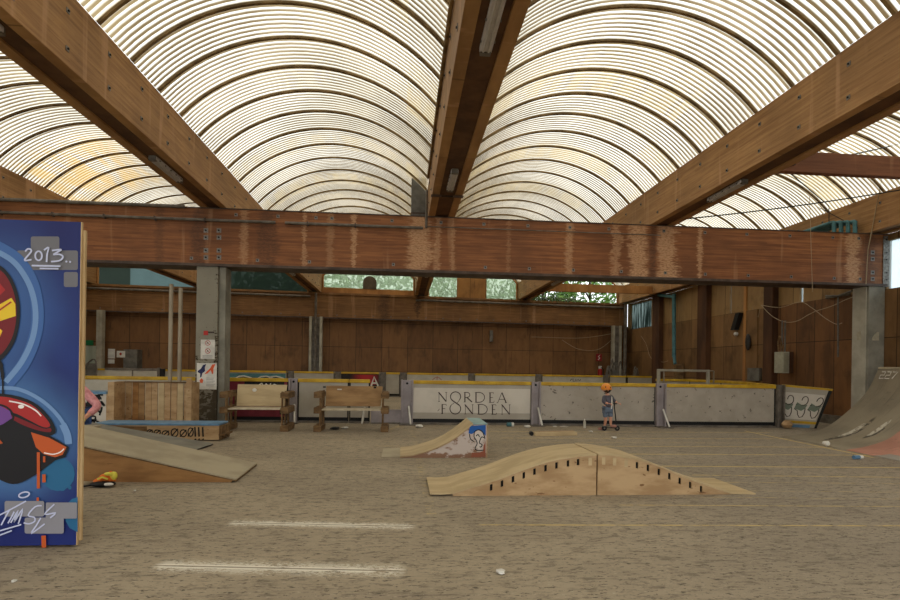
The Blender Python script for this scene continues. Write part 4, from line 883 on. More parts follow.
for pts in ([(.8, 514.7), (12, 509), (27.7, 500.5)], [(11.2, 509.5), (7, 517), (3, 524.5)], [(16, 511), (12.5, 518), (9.8, 522.5)], [(12.7, 522), (20.2, 509.5), (15.7, 521.5), (24.7, 508), (20.2, 523)],
            [(43.5, 505), (37, 506), (30, 514.5), (36, 516.5), (36.5, 520.5), (31, 523), (25.5, 522)], [(42.7, 517), (38, 525), (33, 532.7), (46.5, 523)], [(56.2, 503.5), (46.5, 513.5), (57.5, 512), (52, 517)], [(0, 530.5), (12, 527), (23.2, 523.7)], [(0, 535), (14, 529.7)]):
    str_('lil', pts, 1.3, 4 if len(pts) < 4 else 3)
mur.build('spray_painting', mm, gp, kind='raw')

# ---------------------------------------------------------------- ramps
# big kicker at the left
def wedge(name, label, cat, lo_n, lo_f, slope, xend, zlo, th, mtop, mside, mund):
    r = thing(name, label, cat, (lo_n[0] - 1, (lo_n[1] + lo_f[1]) / 2, 0))
    def zt_(x, x0): return zlo + (x0 - x) * slope
    n0, f0 = Vector((lo_n[0], lo_n[1], 0)), Vector((lo_f[0], lo_f[1], 0)); n1 = Vector((xend, lo_n[1] + .08, 0)); f1 = Vector((xend, lo_f[1] + .08, 0))
    def Z(p, z): return Vector((p.x, p.y, z))
    a, b, c, d = Z(n0, zlo), Z(f0, zlo), Z(f1, zt_(xend, f0.x)), Z(n1, zt_(xend, n0.x)); dn = Vector((0, 0, -th))
    MB().hexa([a + dn, b + dn, c + dn, d + dn], [a, b, c, d]).build('deck', mtop, r, .003)
    MB().hexa([a + dn * 1.9, b + dn * 1.9, c + dn * 1.9, d + dn * 1.9], [a + dn * 1.1, b + dn * 1.1, c + dn * 1.1, d + dn * 1.1]).build('lower_sheet', mund, r, .002)
    for (p, q, s) in ((n0, n1, .03), (f0, f1, -.03)):
        p2 = p + Vector((-.06, s, 0)); q2 = q + Vector((0, s, 0)); w_ = Vector((0, -s * .7, 0)); zz = zt_(xend, p.x) - th * 2
        MB().hexa([p2, q2, q2 - w_ * -1, p2 - w_ * -1], [Z(p2, max(zlo - th * 2 + .06 * slope, .012)), Z(q2, zz), Z(q2 + w_, zz), Z(p2 + w_, max(zlo - th * 2 + .06 * slope, .012))]).build('side_panel', mside, r)
    return r
wedge('kicker_ramp', 'wooden wedge ramp with pale deck rising to the left beside the graffiti panel', 'ramp', (-2.06, 6.97), (-2.10, 8.08), .222, -5.6, .045, .018, 'deck', 'osb', 'pallet')
q = FL(194, 452), FL(203, 448.6)
wedge('kicker_ramp', 'thin dark grey wedge ramp behind the larger pale one', 'ramp', (q[0].x, q[0].y), (q[1].x + .04, q[1].y + .4), .17, -6.2, .035, .012, 'greydeck', 'osb', 'black')
o = tag(MB().prism([(-5.4, 6.3), (-3.7, 6.95), (-3.95, 7.0), (-5.4, 7.02)], 0.0, .02, 'z').build('loose_board', 'deck'), 'flat loose board on the floor in front of the large wedge ramp', 'board')
# bundle with strap
q = FL(104, 487); tb = thing('folded_umbrella', 'small orange and yellow bundle with black strap at the foot of the wedge ramp', 'bag', q)
M['orange'] = plain('orange_cloth', C(226, 116, 44)); M['yelcloth'] = plain('yellow_cloth', C(222, 210, 84))
mb = MB(); mb.tube([(q.x - .12, q.y + .02, .05), (q.x - .05, q.y + .04, .08), (q.x + .03, q.y + .05, .1), (q.x + .07, q.y + .05, .12)], .03, 9, .07); mb.ball((q.x + .0, q.y + .02, .11), (.07, .05, .045), 7, 5); mb.build('orange_cloth', 'orange', tb)
mb = MB(); mb.ball((q.x + .075, q.y + .05, .12), (.05, .06, .055), 7, 5); mb.ball((q.x + .045, q.y + .0, .155), (.05, .03, .022), 7, 5); mb.strip([(q.x - .06, q.y - .035, .1), (q.x - .0, q.y - .04, .125), (q.x + .06, q.y - .035, .1)], .022); mb.build('yellow_cloth', 'yelcloth', tb)
mb = MB(); mb.ball((q.x - .02, q.y + .01, .035), (.15, .08, .035)); mb.build('black_base', 'black', tb); MB().ball((q.x + .07, q.y - .04, .04), (.06, .03, .02)).build('white_flap', 'white', tb)
MB().tube([(q.x - .1, q.y, .03), (q.x - .22, q.y - .08, .02), (q.x - .5, q.y - .3, .012)], .012, 6).build('strap', 'black', tb)
# small quarter pipe in the middle
qp = thing('quarter_ramp', 'small curved kicker with blue painted corner and white cartoon outline', 'ramp', (.7, 9.3, 0))
yn, yf = 8.78, 9.72; p0 = FL(400, 457).x; p1 = PY(486.5, 440, yn).x
prof = []
for (a, b) in ((400, 457), (412, 455.8), (425, 452.5), (437, 448.3), (449, 442.5), (458, 436.5), (466, 430.5), (473, 424.5)):
    q = PY(a, b, yn); prof.append((q.x, max(q.z, .012)))
top = prof[-1]; prof2 = prof + [(p1, top[1])]
MB().prism([(prof[0][0], 0)] + prof2 + [(p1, 0)], yn + .012, yf).build('body', 'plyside', qp)
side = [(prof[0][0], .0)] + [(x_, z_ - .012) for x_, z_ in prof2[1:]] + [(p1, 0)]
def sidem():
    n = NT('peeling_white_side'); p = n.pos(); a = n.noise(n.sc(p, (4, 4, 6)), 1.3, 5, .7); x, y, z = n.sep(p)
    t = n.m_('ADD', a, n.m_('ADD', n.step(z, .12, .02, 0, .12), n.step(x, .5, .1, 0, .15))); return n.fin(n.mix(n.step(t, .5, .62), C(196, 182, 172), C(138, 104, 82)), .8)
MB().prism(side, yn, yn + .012).build('near_side', sidem(), qp)
top_skin = MB(); k = len(prof); pts = [(x_, z_ + .004) for x_, z_ in prof]; vs = [(x_, yn - .01, z_) for x_, z_ in pts] + [(x_, yf + .01, z_) for x_, z_ in pts] + [(x_, yn - .01, z_ + .014) for x_, z_ in pts] + [(x_, yf + .01, z_ + .014) for x_, z_ in pts]
fs = [];
for i in range(k - 1): fs += [(i, i + 1, k + i + 1, k + i), (2 * k + i, 2 * k + i + 1, 3 * k + i + 1, 3 * k + i), (i, i + 1, 2 * k + i + 1, 2 * k + i), (k + i, k + i + 1, 3 * k + i + 1, 3 * k + i)]
fs += [(0, k, 3 * k, 2 * k), (k - 1, 2 * k - 1, 4 * k - 1, 3 * k - 1)]; top_skin.add(vs, fs, False); top_skin.build('riding_surface', 'ply', qp)
MB().box(top[0], p1 + .01, yn - .01, yf + .01, top[1], top[1] + .018).build('top_deck', mat('pale_blue_deck', C(150, 174, 170), C(130, 156, 156)), qp)
q0 = FL(381.5, 456.5); MB().prism([(q0.x, .004), (prof[0][0] + .05, .004), (prof[0][0] + .05, .02), (q0.x, .01)], yn + .02, yf).build('lip_sheet', 'deck', qp)
pm = MB(); Yq = yn - .003
def qpt(a, b, d=0): q = PY(a, b, yn); return Vector((q.x, Yq - d, q.z))
pm.cur = 0; pm.poly([qpt(*p) for p in ((470.5, 426), (485.7, 425), (485.7, 436), (484, 434), (480, 430.5), (476, 431), (472, 434), (468.5, 433.5), (469, 429))])
pm.cur = 1; pm.poly([qpt(a, b, .001) for a, b in ((485.5, 456.5), (485.5, 441), (483.5, 446), (483, 451), (478, 453), (472, 452.5), (471, 457))])
pm.cur = 2; pm.poly([qpt(a, b, .002) for a, b in ((478, 430), (483, 433), (484.5, 438), (481, 442), (482.5, 448), (478, 449), (475.5, 446), (477, 442), (474, 437), (475, 432))])
for pts in ([(469.5, 434), (470.5, 439), (474, 441.5)], [(474, 437), (474.5, 432), (478.5, 429.8), (482.5, 432), (484.5, 437), (484.8, 439)], [(474, 437), (476.5, 441), (477, 444), (475, 448), (476.5, 450), (480, 450.5), (483.5, 450)], [(484, 437.5), (481.5, 437), (480, 440), (479.5, 443), (482, 444.5), (481, 447), (479.5, 446.5)], [(476, 436), (478, 434.5), (479.5, 437)]):
    pm.cur = 3; pm.strip(smoothpath([qpt(a, b, .003) for a, b in pts], 4), .016)
pm.build('painted_corner', [plain('corner_blue', C(34, 88, 160)), plain('corner_rust', C(150, 88, 66)), plain('corner_white', C(206, 196, 186)), 'black'], qp, kind='raw')
MB().box(p1, p1 + .015, yn - .01, yf + .01, 0, top[1]).build('back_panel', 'plyside', qp)

# funbox of two halves
FN, FF = 6.2, 7.06
fn = [(430, 493.6), (441, 493.2), (453, 492.4), (462, 489.8), (470, 487.2), (485, 482.8), (500, 477.8), (516, 471.6), (532, 465.8), (546, 461.4), (560, 458.0), (580, 455.3), (596.6, 454.2)]
fr = [(598, 453.8), (609, 454.2), (620, 455.6), (634, 458), (648, 461.3), (664, 467.2), (680, 474.4), (690, 478.4), (700, 482.2), (710, 485.6), (720, 489.2), (732, 493.4), (755, 496)]
def half(pts, label, slots, body_from, flip):
    pr_ = [(lambda q: (q.x, max(q.z, .006)))(PY(a, b, FN)) for a, b in pts]
    r = thing('funbox_ramp', label, 'ramp', ((pr_[0][0] + pr_[-1][0]) / 2, (FN + FF) / 2, 0), 'two halves of the long low ramp')
    k = len(pr_); th = .016; vs = []
    for dy in (FN - .012, FF + .012):
        for dz in (0, th): vs += [(x_, dy, z_ - dz + (0 if z_ > .03 else th * .6)) for x_, z_ in pr_]
    fs = []
    for i in range(k - 1): fs += [(i, i + 1, 2 * k + i + 1, 2 * k + i), (k + i, k + i + 1, 3 * k + i + 1, 3 * k + i), (i, i + 1, k + i + 1, k + i), (2 * k + i, 2 * k + i + 1, 3 * k + i + 1, 3 * k + i)]
    fs += [(0, k, 3 * k, 2 * k), (k - 1, 2 * k - 1, 4 * k - 1, 3 * k - 1)]
    MB().add(vs, fs).build('riding_surface', 'ply', r)
    def zt_(x_):
        for (a, b), (c, d) in zip(pr_, pr_[1:]):
            if min(a, c) <= x_ <= max(a, c): return b + (d - b) * (x_ - a) / (c - a) - th
        return .0
    xs = sorted(set([p[0] for p in body_from(pr_)])); brk = []
    for (px_, k_) in slots:
        xc_ = PY(px_, 470, FN).x; brk.append((xc_ - .016, xc_ + .016, k_))
    allx = sorted(xs + [b[0] for b in brk] + [b[1] for b in brk])
    for nm, yy, s in (('near_side', FN, 1), ('far_side', FF - .018, -1)):
        mb = MB()
        for a, b in zip(allx, allx[1:]):
            hole = any(q[0] < (a + b) / 2 < q[1] and not q[2] for q in brk)
            za, zb = max(zt_(a), .002), max(zt_(b), .002)
            if hole:
                mb.hexa([(a, yy, 0), (b, yy, 0), (b, yy + .018, 0), (a, yy + .018, 0)], [(a, yy, za - .1), (b, yy, zb - .1), (b, yy + .018, zb - .1), (a, yy + .018, za - .1)])
                mb.hexa([(a, yy, za - .025), (b, yy, zb - .025), (b, yy + .018, zb - .025), (a, yy + .018, za - .025)], [(a, yy, za), (b, yy, zb), (b, yy + .018, zb), (a, yy + .018, za)])
            else: mb.hexa([(a, yy, 0), (b, yy, 0), (b, yy + .018, 0), (a, yy + .018, 0)], [(a, yy, za), (b, yy, zb), (b, yy + .018, zb), (a, yy + .018, za)])
        mb.build(nm, 'plyside', r)
    for q in brk:
        if q[2]: mb = MB(); z_ = zt_(q[0]); mb.box(q[0] - .004, q[1] + .004, FN - .002, FN + .02, z_ - .11, z_ - .02); mb.build('joist_end', 'ply', r)
        else: z_ = zt_(q[0]); MB().box(q[0] - .02, q[1] + .02, FN + .05, FF - .06, z_ - .11, z_ - .02).build('slot_shade', 'black', r)  # black box behind each open slot stands in for the shade inside
    xe = pr_[-1][0] if not flip else pr_[0][0]; ze = zt_(xe) if not flip else zt_(xe + .001)
    a, b = (xe - .018, xe) if not flip else (xe, xe + .018)
    MB().box(a, b, FN + .018, FF - .018, 0, ze).build('end_panel', 'plyside', r)
    return r
half(fn, 'left half of the long low wooden ramp, rising to the middle seam', [(491.5, 0), (502.3, 0), (513.2, 0), (524, 0), (534.6, 0), (545.6, 0), (556.5, 0), (568, 0), (578, 0), (590, 1)], lambda p: [q for q in p[2:]], False)
half(fr, 'right half of the long low wooden ramp, sloping down to the right', [(603.5, 1), (614.5, 1), (626, 1), (637, 0), (648, 0), (659, 0), (669.5, 0), (680, 0), (690.5, 0), (701.5, 0)], lambda p: [q for q in p[:12]], True)

# big quarter pipe at the right
P1, P0 = FL(781, 436.9), FL(873, 455.8); d = (P0 - P1); d.normalize(); nx = Vector((-d.y, d.x, 0)); Lq = (P0 - P1).length + 2.2
def qloc(px, py): q = ray(px, py); p = O + q * ((P1 - O).dot(d) / q.dot(d)); return ((p - P1).dot(nx), p.z)
prq = [(0, .006)] + [qloc(*p) for p in ((802, 434.2), (821.7, 429), (833, 422.8), (843, 415.2), (856.7, 403), (866.7, 391.5), (873, 380.5), (878.5, 368))]
prq = [(v.x, v.z) for v in smoothpath([(a, 0, b) for a, b in prq], 3)]
def qhit(px, py):
    r_ = ray(px, py); t = 2.0
    while t < 30:
        p = O + r_ * t - P1; lx = p.dot(nx); zz = 0
        for (a, b), (c, e) in zip(prq, prq[1:]):
            if a <= lx <= c: zz = b + (e - b) * (lx - a) / (c - a)
        if (O.z + r_.z * t) <= zz and lx > -.5: return lx, p.dot(d)
        t += .01
    return 1, 3
qA, qB = qhit(846, 450), qhit(899, 431.5); s1_, s2_ = qhit(852, 432), qhit(879, 429)
def qp_mat():
    n = NT('ramp_surface'); p = n.pos(); pp_ = n.n.new('ShaderNodeVectorMath'); pp_.operation = 'SUBTRACT'; n.put(pp_.inputs[0], p); pp_.inputs[1].default_value = P1
    def dot(v): q = n.n.new('ShaderNodeVectorMath'); q.operation = 'DOT_PRODUCT'; n.l.new(pp_.outputs[0], q.inputs[0]); q.inputs[1].default_value = v; return q.outputs['Value']
    u, v = dot(nx), dot(d); a = n.noise(n.sc(p, (1.2, 1.2, 1.2)), 1, 5); lv = n.comb(n.m_('MULTIPLY', u, .8), n.m_('MULTIPLY', v, 12), 0.0); st = n.noise(lv, 1.6, 4)
    g = n.mix(n.step(a, .35, .65), C(160, 149, 128), C(142, 132, 114)); pk = n.mix(n.step(a, .35, .65), C(196, 142, 122), C(176, 126, 108))
    du, dv = qB[0] - qA[0], qB[1] - qA[1]; ln = math.hypot(du, dv)
    side = n.m_('SUBTRACT', n.m_('MULTIPLY', n.m_('SUBTRACT', v, qA[1]), du / ln), n.m_('MULTIPLY', n.m_('SUBTRACT', u, qA[0]), dv / ln))
    cc = n.mix(n.step(side, -.015, .015), g, pk); cc = n.mix(n.step(n.m_('MINIMUM', n.m_('SUBTRACT', v, qhit(876, 455.5)[1]), n.m_('SUBTRACT', .3, u)), -.01, .01), cc, C(150, 142, 130))
    cc = n.mix(n.step(st, .56, .72, 0, .6), cc, C(96, 87, 74)); cc = n.mix(n.step(n.noise(n.sc(p, (9, 9, 9)), 1, 3), .66, .7, 0, .3), cc, C(90, 82, 70))
    for (cu, cv), (ru, rv), bb in (((s1_[0] - .12, s1_[1] + .06), (.55, .09), 1), (s1_, (.3, .07), 0), ((s2_[0] - .12, s2_[1] + .05), (.25, .07), 1), (s2_, (.24, .06), 0)):
        e = n.m_('ADD', n.m_('POWER', n.m_('DIVIDE', n.m_('SUBTRACT', u, cu), ru), 2), n.m_('POWER', n.m_('DIVIDE', n.m_('SUBTRACT', v, cv), rv), 2))
        cc = n.mix(n.m_('MULTIPLY', n.step(e, 1.3, .8), n.step(n.noise(n.sc(p, (7, 7, 7)), 1.5, 3), .42, .5, .1, 1)), cc, C(84, 76, 64) if bb else C(214, 208, 194))
    return n.fin(cc, .7)
r = thing('quarter_pipe', 'tall grey curved ramp with pink lower part and white scrapes at the right edge', 'ramp', P1 + nx * 1.3 + d * (Lq / 2))
TQ = Matrix(((nx.x, d.x, 0, P1.x), (nx.y, d.y, 0, P1.y), (0, 0, 1, 0), (0, 0, 0, 1))); k = len(prq)
vs = []; fs = []
for y_ in (0, Lq):
    for dz in (0, -.012): vs += [(x_, y_, max(z_ + dz, .003 if dz else .006)) for x_, z_ in prq]
for i in range(k - 1): fs += [(i, i + 1, 2 * k + i + 1, 2 * k + i), (k + i, k + i + 1, 3 * k + i + 1, 3 * k + i), (i, i + 1, k + i + 1, k + i), (2 * k + i, 2 * k + i + 1, 3 * k + i + 1, 3 * k + i)]
fs += [(0, k, 3 * k, 2 * k), (k - 1, 2 * k - 1, 4 * k - 1, 3 * k - 1)]
mb = MB(TQ); mb.add(vs, fs, True); mb.build('riding_surface', qp_mat(), r)
tx, tz = prq[-1]; tw = min(.5, 12.3 - (P1.x + tx) - .1)
for y0_ in (.02, Lq * .33, Lq * .66, Lq - .06): MB(TQ).prism([(.9, .0)] + [(x_, z_ - .02) for x_, z_ in prq if x_ > .9] + [(tx, 0)], y0_, y0_ + .03).build('side_frame', 'plyside', r)
MB(TQ).tube([(tx + .01, 0, tz - .005), (tx + .01, Lq, tz - .005)], .025, 8).build('coping', 'deck', r)
ax = (Vector((prq[-4][0], 0, prq[-4][1])) - Vector((tx, 0, tz))).normalized(); nr = Vector((ax.z, 0, -ax.x)); nr = nr if nr.x < 0 else -nr
def dp_(u, v): return Vector((tx, .16 + u, tz)) + ax * (.1 + v) + nr * .016
mb = MB(TQ)
for u0 in (0, .15): mb.strip([dp_(u0, 0), dp_(u0 + .1, 0), dp_(u0 + .1, .08), dp_(u0, .08), dp_(u0, .16), dp_(u0 + .12, .16)], .022, nr)
mb.strip([dp_(.3, 0), dp_(.42, 0), dp_(.34, .16)], .022, nr); mb.build('number_stencil', 'white', r, kind='raw')

# manual pad
yp = 10.66; q1 = PY(219, 430, yp).x; q0 = PY(104, 430, yp).x - .2
mp = thing('grind_box', 'low wooden grind box with blue edge and black zeros and strokes', 'ramp', (q0 + 1, yp + .3, 0))
MB().box(q0, q1, yp, yp + .02, .02, .29).build('front_board', 'plyside', mp); MB().box(q0, PY(147, 430, yp).x, yp - .002, yp, .03, .27).build('dark_cover', 'pallet', mp)
MB().box(q0, q1 + .0, yp - .015, yp + .55, .29, .33).build('blue_top', 'blue', mp, .01)
MB().box(q0, q1, yp + .52, yp + .54, .02, .29).build('back_board', 'plyside', mp)
for y_ in (yp + .03, yp + .22, yp + .42): MB().box(q1 - .12, q1 + .04, y_, y_ + .1, .02, .28).build('end_block', 'pallet', mp)
MB().box(q1 - .02, q1 + .1, yp + .0, yp + .5, .1, .13).build('end_slat', 'pallet', mp)
mb = MB(); Yk = yp - .004
def kp(a, b): q = PY(100 + a / 7.5, 370 + b / 7.5, yp); return Vector((q.x, Yk, q.z))
for (cx, cy, rx, ry) in ((375, 462, 20, 14), (430, 468, 24, 18), (492, 476, 26, 20), (560, 470, 26, 30), (625, 474, 24, 26), (680, 466, 20, 32)):
    mb.strip([kp(cx + rx * math.cos(t), cy + ry * math.sin(t)) for t in [2 * math.pi * i / 12 for i in range(12)]], .022, closed=True); mb.strip([kp(cx - rx, cy + ry), kp(cx + rx, cy - ry)], .022)
for x_ in (716, 744, 774): mb.strip([kp(x_ - 4, 428), kp(x_, 500)], .03); mb.strip([kp(x_ - 2, 515), kp(x_ + 2, 524)], .035)
mb.build('black_zeros', 'black', mp)
# scribbled box end left of the crate
sb = thing('grind_box', 'dark scribbled box with blue edge behind the seated person', 'ramp', (-7, 12, 0)); ys = 11.9
a, b = PY(92, 400, ys).x - .7, PY(106.5, 400, ys).x; za, zb_ = 0, PY(100, 394, ys).z
MB().box(a, b, ys, ys + .5, 0, zb_).build('body', 'print', sb); MB().box(a, b, ys - .02, ys + .52, zb_, zb_ + .05).build('blue_top', 'blue', sb); MB().box(b - .0, b + .05, ys - .01, ys + .3, 0, zb_).build('end_post', 'plyside', sb)
mb = MB(); random.seed(5)
for i in range(34):
    x_, z_ = random.uniform(a + .3, b - .1), random.uniform(.1, zb_ - .08); mb.strip(smoothpath([(x_ + random.uniform(-.12, .12), ys - .004 - i * .0004, z_ + random.uniform(-.15, .15)) for _ in range(4)], 4), .035)
mb.build('black_scribble', 'black', sb, kind='raw')

# crate
cy_ = 11.75; ca, cb = PY(109, 400, cy_).x, PY(186, 400, cy_).x; cz = PY(150, 382.5, cy_).z
ct = thing('wooden_crate', 'open wooden crate of upright planks beside the pillar', 'crate', ((ca + cb) / 2, cy_ + .4, 0))
n = 11
for i in range(n):
    x_ = ca + .02 + (cb - ca - .04) * i / n; w_ = (cb - ca - .04) / n
    o = MB().box(x_ + .004, x_ + w_ * .93, cy_ + .62 + (i % 2) * .012, cy_ + .645 + (i % 2) * .012, .03, cz - .02).build('plank', ['plyside', 'osb', 'pallet2'][(i * 7) % 3] if i < 4 else ['plyside', 'ply', 'plyside'][(i * 5) % 3], ct)  # leftmost planks get darker woods, standing in for shade inside the crate
MB().box(ca - .03, ca + .1, cy_, cy_ + .03, 0, cz).build('front_post', 'plyside', ct, .004); MB().box(ca - .03, ca, cy_ + .03, cy_ + .66, 0, cz).build('side_wall', 'plyside', ct)
MB().box(cb, cb + .03, cy_ + .03, cy_ + .66, 0, cz).build('side_wall', 'plyside', ct); q = PY(192, 380, cy_).x
MB().box(cb - .0, cb + .1, cy_, cy_ + .03, 0, cz + .1).build('front_post', 'plyside', ct, .004); MB().box(cb + .02, q, cy_ - .02, cy_ + .1, 0, cz + .04).build('corner_post', 'plyside', ct, .004)
MB().box(ca, cb, cy_ + .6, cy_ + .66, cz - .03, cz + .0).build('top_rail', 'pallet', ct, .004); MB().box(ca, cb, cy_ + .03, cy_ + .62, 0, .03).build('bottom', 'plyside', ct)
# two steel poles
for px_, top_, lab in ((170.5, 284, 'taller pale steel pole standing behind the crate'), (180, 288, 'shorter pale steel pole standing behind the crate')):
    yy = 13.1; q = PY(px_, 340, yy); o = thing('steel_pole', lab, 'pole', (q.x, yy, 0), 'two poles behind the crate')
    MB().tube([(q.x, yy, 0), (q.x, yy, PY(px_, top_, yy).z)], .045, 10).build('pole', mat('pale_pole', C(172, 160, 140), C(150, 138, 118), (3, 3, 1)), o); MB().tube([(q.x, yy, 0), (q.x, yy, .02)], .14, 12).build('base_plate', 'pipe', o)

# pallet benches
def bench(label, x0, x1, y0, y1, back_z0, back_z1, seat_z, top, mb_back, lrot=0.0, group='pallet benches by the boards'):
    r = thing('pallet_bench', label, 'bench', ((x0 + x1) / 2, (y0 + y1) / 2, 0), group)
    for k_, x_ in enumerate((x0, x1)):
        s = 1 if k_ else -1; g_ = thing('side_pallet', '', '', (0, 0, 0)); bpy.data.objects.remove(g_)
        fr_ = MB(); fr_.box(x_ - .012, x_ + .012, y0, y0 + .1, 0, top); fr_.box(x_ - .012, x_ + .012, (y0 + y1) / 2 - .05, (y0 + y1) / 2 + .05, 0, top); fr_.box(x_ - .012, x_ + .012, y1 - .1, y1, 0, top)
        root = fr_.build('side_pallet', 'pallet', r)
        for z_ in (.0, top * .45, top * .83):
            for y_ in (y0 - .0, (y0 + y1) / 2 - .05, y1 - .1): MB().box(x_ + s * .012, x_ + s * .11, y_, y_ + .12, z_, z_ + .14).build('block', 'pallet', root, .006)
            MB().box(x_ + s * .11, x_ + s * .135, y0, y1, z_ + .0, z_ + .13).build('outer_slat', 'pallet', root, .003)
            MB().box(x_ - s * .035, x_ - s * .012, y0, y1, z_ + .01, z_ + .12).build('inner_slat', 'pallet', root, .003)
    MB().box(x0 + .03, x1 - .03, y0 + .02, y1 - .15, seat_z - .03, seat_z).build('seat', mat('seat_board', C(196, 184, 160), C(170, 156, 130)), r, .004)
    b = MB(); b.hexa([(x0 + .06, y1 - .2, back_z0), (x1 - .06, y1 - .2, back_z0), (x1 - .06, y1 - .18, back_z0), (x0 + .06, y1 - .18, back_z0)], [(x0 + .06, y1 - .12, back_z1), (x1 - .02, y1 - .12, back_z1), (x1 - .02, y1 - .1, back_z1), (x0 + .06, y1 - .1, back_z1)])
    bk = b.build('backrest', mb_back, r, .003)
    return r, bk
b2, bk = bench('brown weathered pallet bench, the right one of the two', FL(319.5, 432).x, FL(382, 432.5).x, 12.1, 12.75, .54, PY(350, 386, 12.65).z, PY(350, 408.8, 12.3).z, .9, 'pallet2')
for a, b in ((324.5, 387), (375, 387.5)): q = PY(a, b, 12.6); MB().box(q.x - .03, q.x + .03, q.y - .02, q.y, q.z - .02, q.z + .02).build('bolt', 'black', bk)
q = PY(339.5, 389.5, 12.59); MB().box(q.x - .05, q.x + .05, q.y, q.y + .004, q.z - .01, q.z + .015).build('sticker', 'white', bk)
b1, bk = bench('light plywood backed pallet bench in front of the maroon board, left one', FL(227, 431).x, FL(282, 431.5).x, 12.1, 12.85, .52, PY(257, 384.5, 12.75).z, PY(257, 407.8, 12.3).z, .88, 'ply')
q = PY(254.5, 390, 12.6); mb = MB(); mb.ball((q.x, q.y, q.z), (.05, .006, .04), 10, 6); mb.build('sticker', 'white', bk)

# posters on the pillar
def sheet(px0, px1, py0, py1, Yp, name, lab, cat='poster'):
    a, b = PY(px0, py0, Yp), PY(px1, py1, Yp); return tag(MB().box(a.x, b.x, Yp, Yp + .004, b.z, a.z).build(name, 'white'), lab, cat), a, b
Yp = YM + .012
o, a, b = sheet(200.8, 214.6, 339.5, 359, Yp, 'rules_notice', 'white notice with two red prohibition circles on the pillar', 'notice')
M['redink'] = plain('red_ink', C(176, 52, 48)); M['greyink'] = plain('grey_ink', C(150, 146, 142)); M['navyink'] = plain('navy_ink', C(40, 44, 84)); M['orink'] = plain('orange_ink', C(214, 92, 50))
for cz_ in (343, 351):
    q = PY(207.8, cz_, Yp); mb = MB(); mb.strip([(q.x + .055 * math.cos(t), Yp - .003, q.z + .055 * math.sin(t)) for t in [2 * math.pi * i / 16 for i in range(16)]], .012, closed=True); mb.strip([(q.x - .04, Yp - .004, q.z + .04), (q.x + .04, Yp - .004, q.z - .04)], .01); mb.build('prohibition_circle', 'redink', o)
    mb = MB(); mb.strip([(q.x - .02, Yp - .0045, q.z - .025), (q.x, Yp - .0045, q.z + .02), (q.x + .02, Yp - .0045, q.z - .01)], .014); mb.build('pictogram', 'ink', o)
mb = MB()
for py_ in (355.5, 356.8, 358): q = PY(207.5, py_, Yp); mb.box(q.x - .11, q.x + .11, Yp - .003, Yp, q.z - .006, q.z + .006)
mb.build('text_lines', 'greyink', o)
o, a, b = sheet(197, 216.5, 363, 389.5, Yp, 'event_poster', 'white poster with dark blue and orange figures on the pillar')
def pp(x_, y_, d=.003): q = PY(190 + x_ / 8.58, 330 + y_ / 8.57, Yp); return Vector((q.x, Yp - d, q.z))
mb = MB(); mb.poly([pp(*p) for p in ((68, 350), (95, 330), (112, 300), (140, 292), (128, 320), (130, 352), (105, 372), (100, 400), (86, 408), (88, 372), (66, 362))]); mb.build('blue_figure', 'navyink', o)
mb = MB(); mb.poly([pp(*p) for p in ((218, 292), (190, 296), (175, 325), (150, 350), (122, 380), (150, 372), (178, 345), (190, 380), (200, 372), (202, 330))]); mb.build('orange_figure', 'orink', o)
mb = MB(); mb.poly([pp(*p) for p in ((82, 430), (100, 412), (115, 430), (108, 455), (88, 452))]); mb.build('orange_blot', 'orink', o)
mb = MB()
for y_ in (412, 425, 438, 452, 465, 478): mb.box(pp(140, y_).x, pp(212 - (y_ % 3) * 6, y_).x, Yp - .003, Yp, pp(140, y_).z - .006, pp(140, y_).z + .006)
mb.build('text_lines', 'greyink', o)
q = PY(208, 333, Yp); o = tag(MB().box(q.x - .1, q.x + .0, YM + .012, YM + .02, q.z - .05, q.z + .05).build('small_sticker', 'redink'), 'small torn red sticker above the notices on the pillar', 'sticker')
MB().box(q.x + .0, q.x + .14, Yp + .001, Yp + .004, q.z, q.z + .035).build('torn_strip', 'ink', o)

# ---------------------------------------------------------------- child with a scooter
K = FL(608, 430.5); kx, ky = K.x, K.y
def kq(px_, py_, dy=0): q = PY(px_, py_, ky); return (q.x, ky + dy, q.z)
kid = thing('person', 'child in orange helmet and grey shirt pushing off on a scooter', 'person', (kx, ky, 0))
hz = PY(606, 391.5, ky).z; hx = PY(606, 391, ky).x; sx_ = PY(608, 400, ky).x; hipx = PY(607.5, 413, ky).x
V = [(hipx, ky, .53), (hipx + .01, ky, .66), (sx_, ky, .79), (sx_ - .01, ky, .86), (hx + .01, ky, .93), (hx, ky - .005, 1.0),
     (sx_ - .105, ky - .03, .8), (kq(602, 404)[0] - .01, ky - .1, .69), (kq(606, 406)[0], ky - .16, .66),          # left arm
     (sx_ + .10, ky + .03, .8), (kq(614, 399)[0], ky + .02, .72), (kq(617, 402)[0], ky - .04, .67),               # right arm
     (hipx - .07, ky, .5), (kq(606, 421)[0], ky + .02, .29), (kq(605.5, 428)[0] , ky + .06, .07), (kq(602, 429.5)[0], ky + .02, .04),
     (hipx + .07, ky, .5), (kq(610, 421)[0], ky - .03, .3), (kq(610.5, 427)[0], ky - .02, .13), (kq(613, 429.5)[0], ky - .04, .11), (hx - .01, ky - .01, 1.06)]
E_ = [(0, 1), (1, 2), (2, 3), (3, 4), (4, 5), (5, 20), (2, 6), (6, 7), (7, 8), (2, 9), (9, 10), (10, 11), (0, 12), (12, 13), (13, 14), (14, 15), (0, 16), (16, 17), (17, 18), (18, 19)]
Rr = [(.085, .07), (.08, .065), (.08, .06), .04, .04, (.075, .085), .04, .032, .024, .04, .032, .024, .06, .042, .028, .022, .06, .042, .028, .022, (.07, .08)]
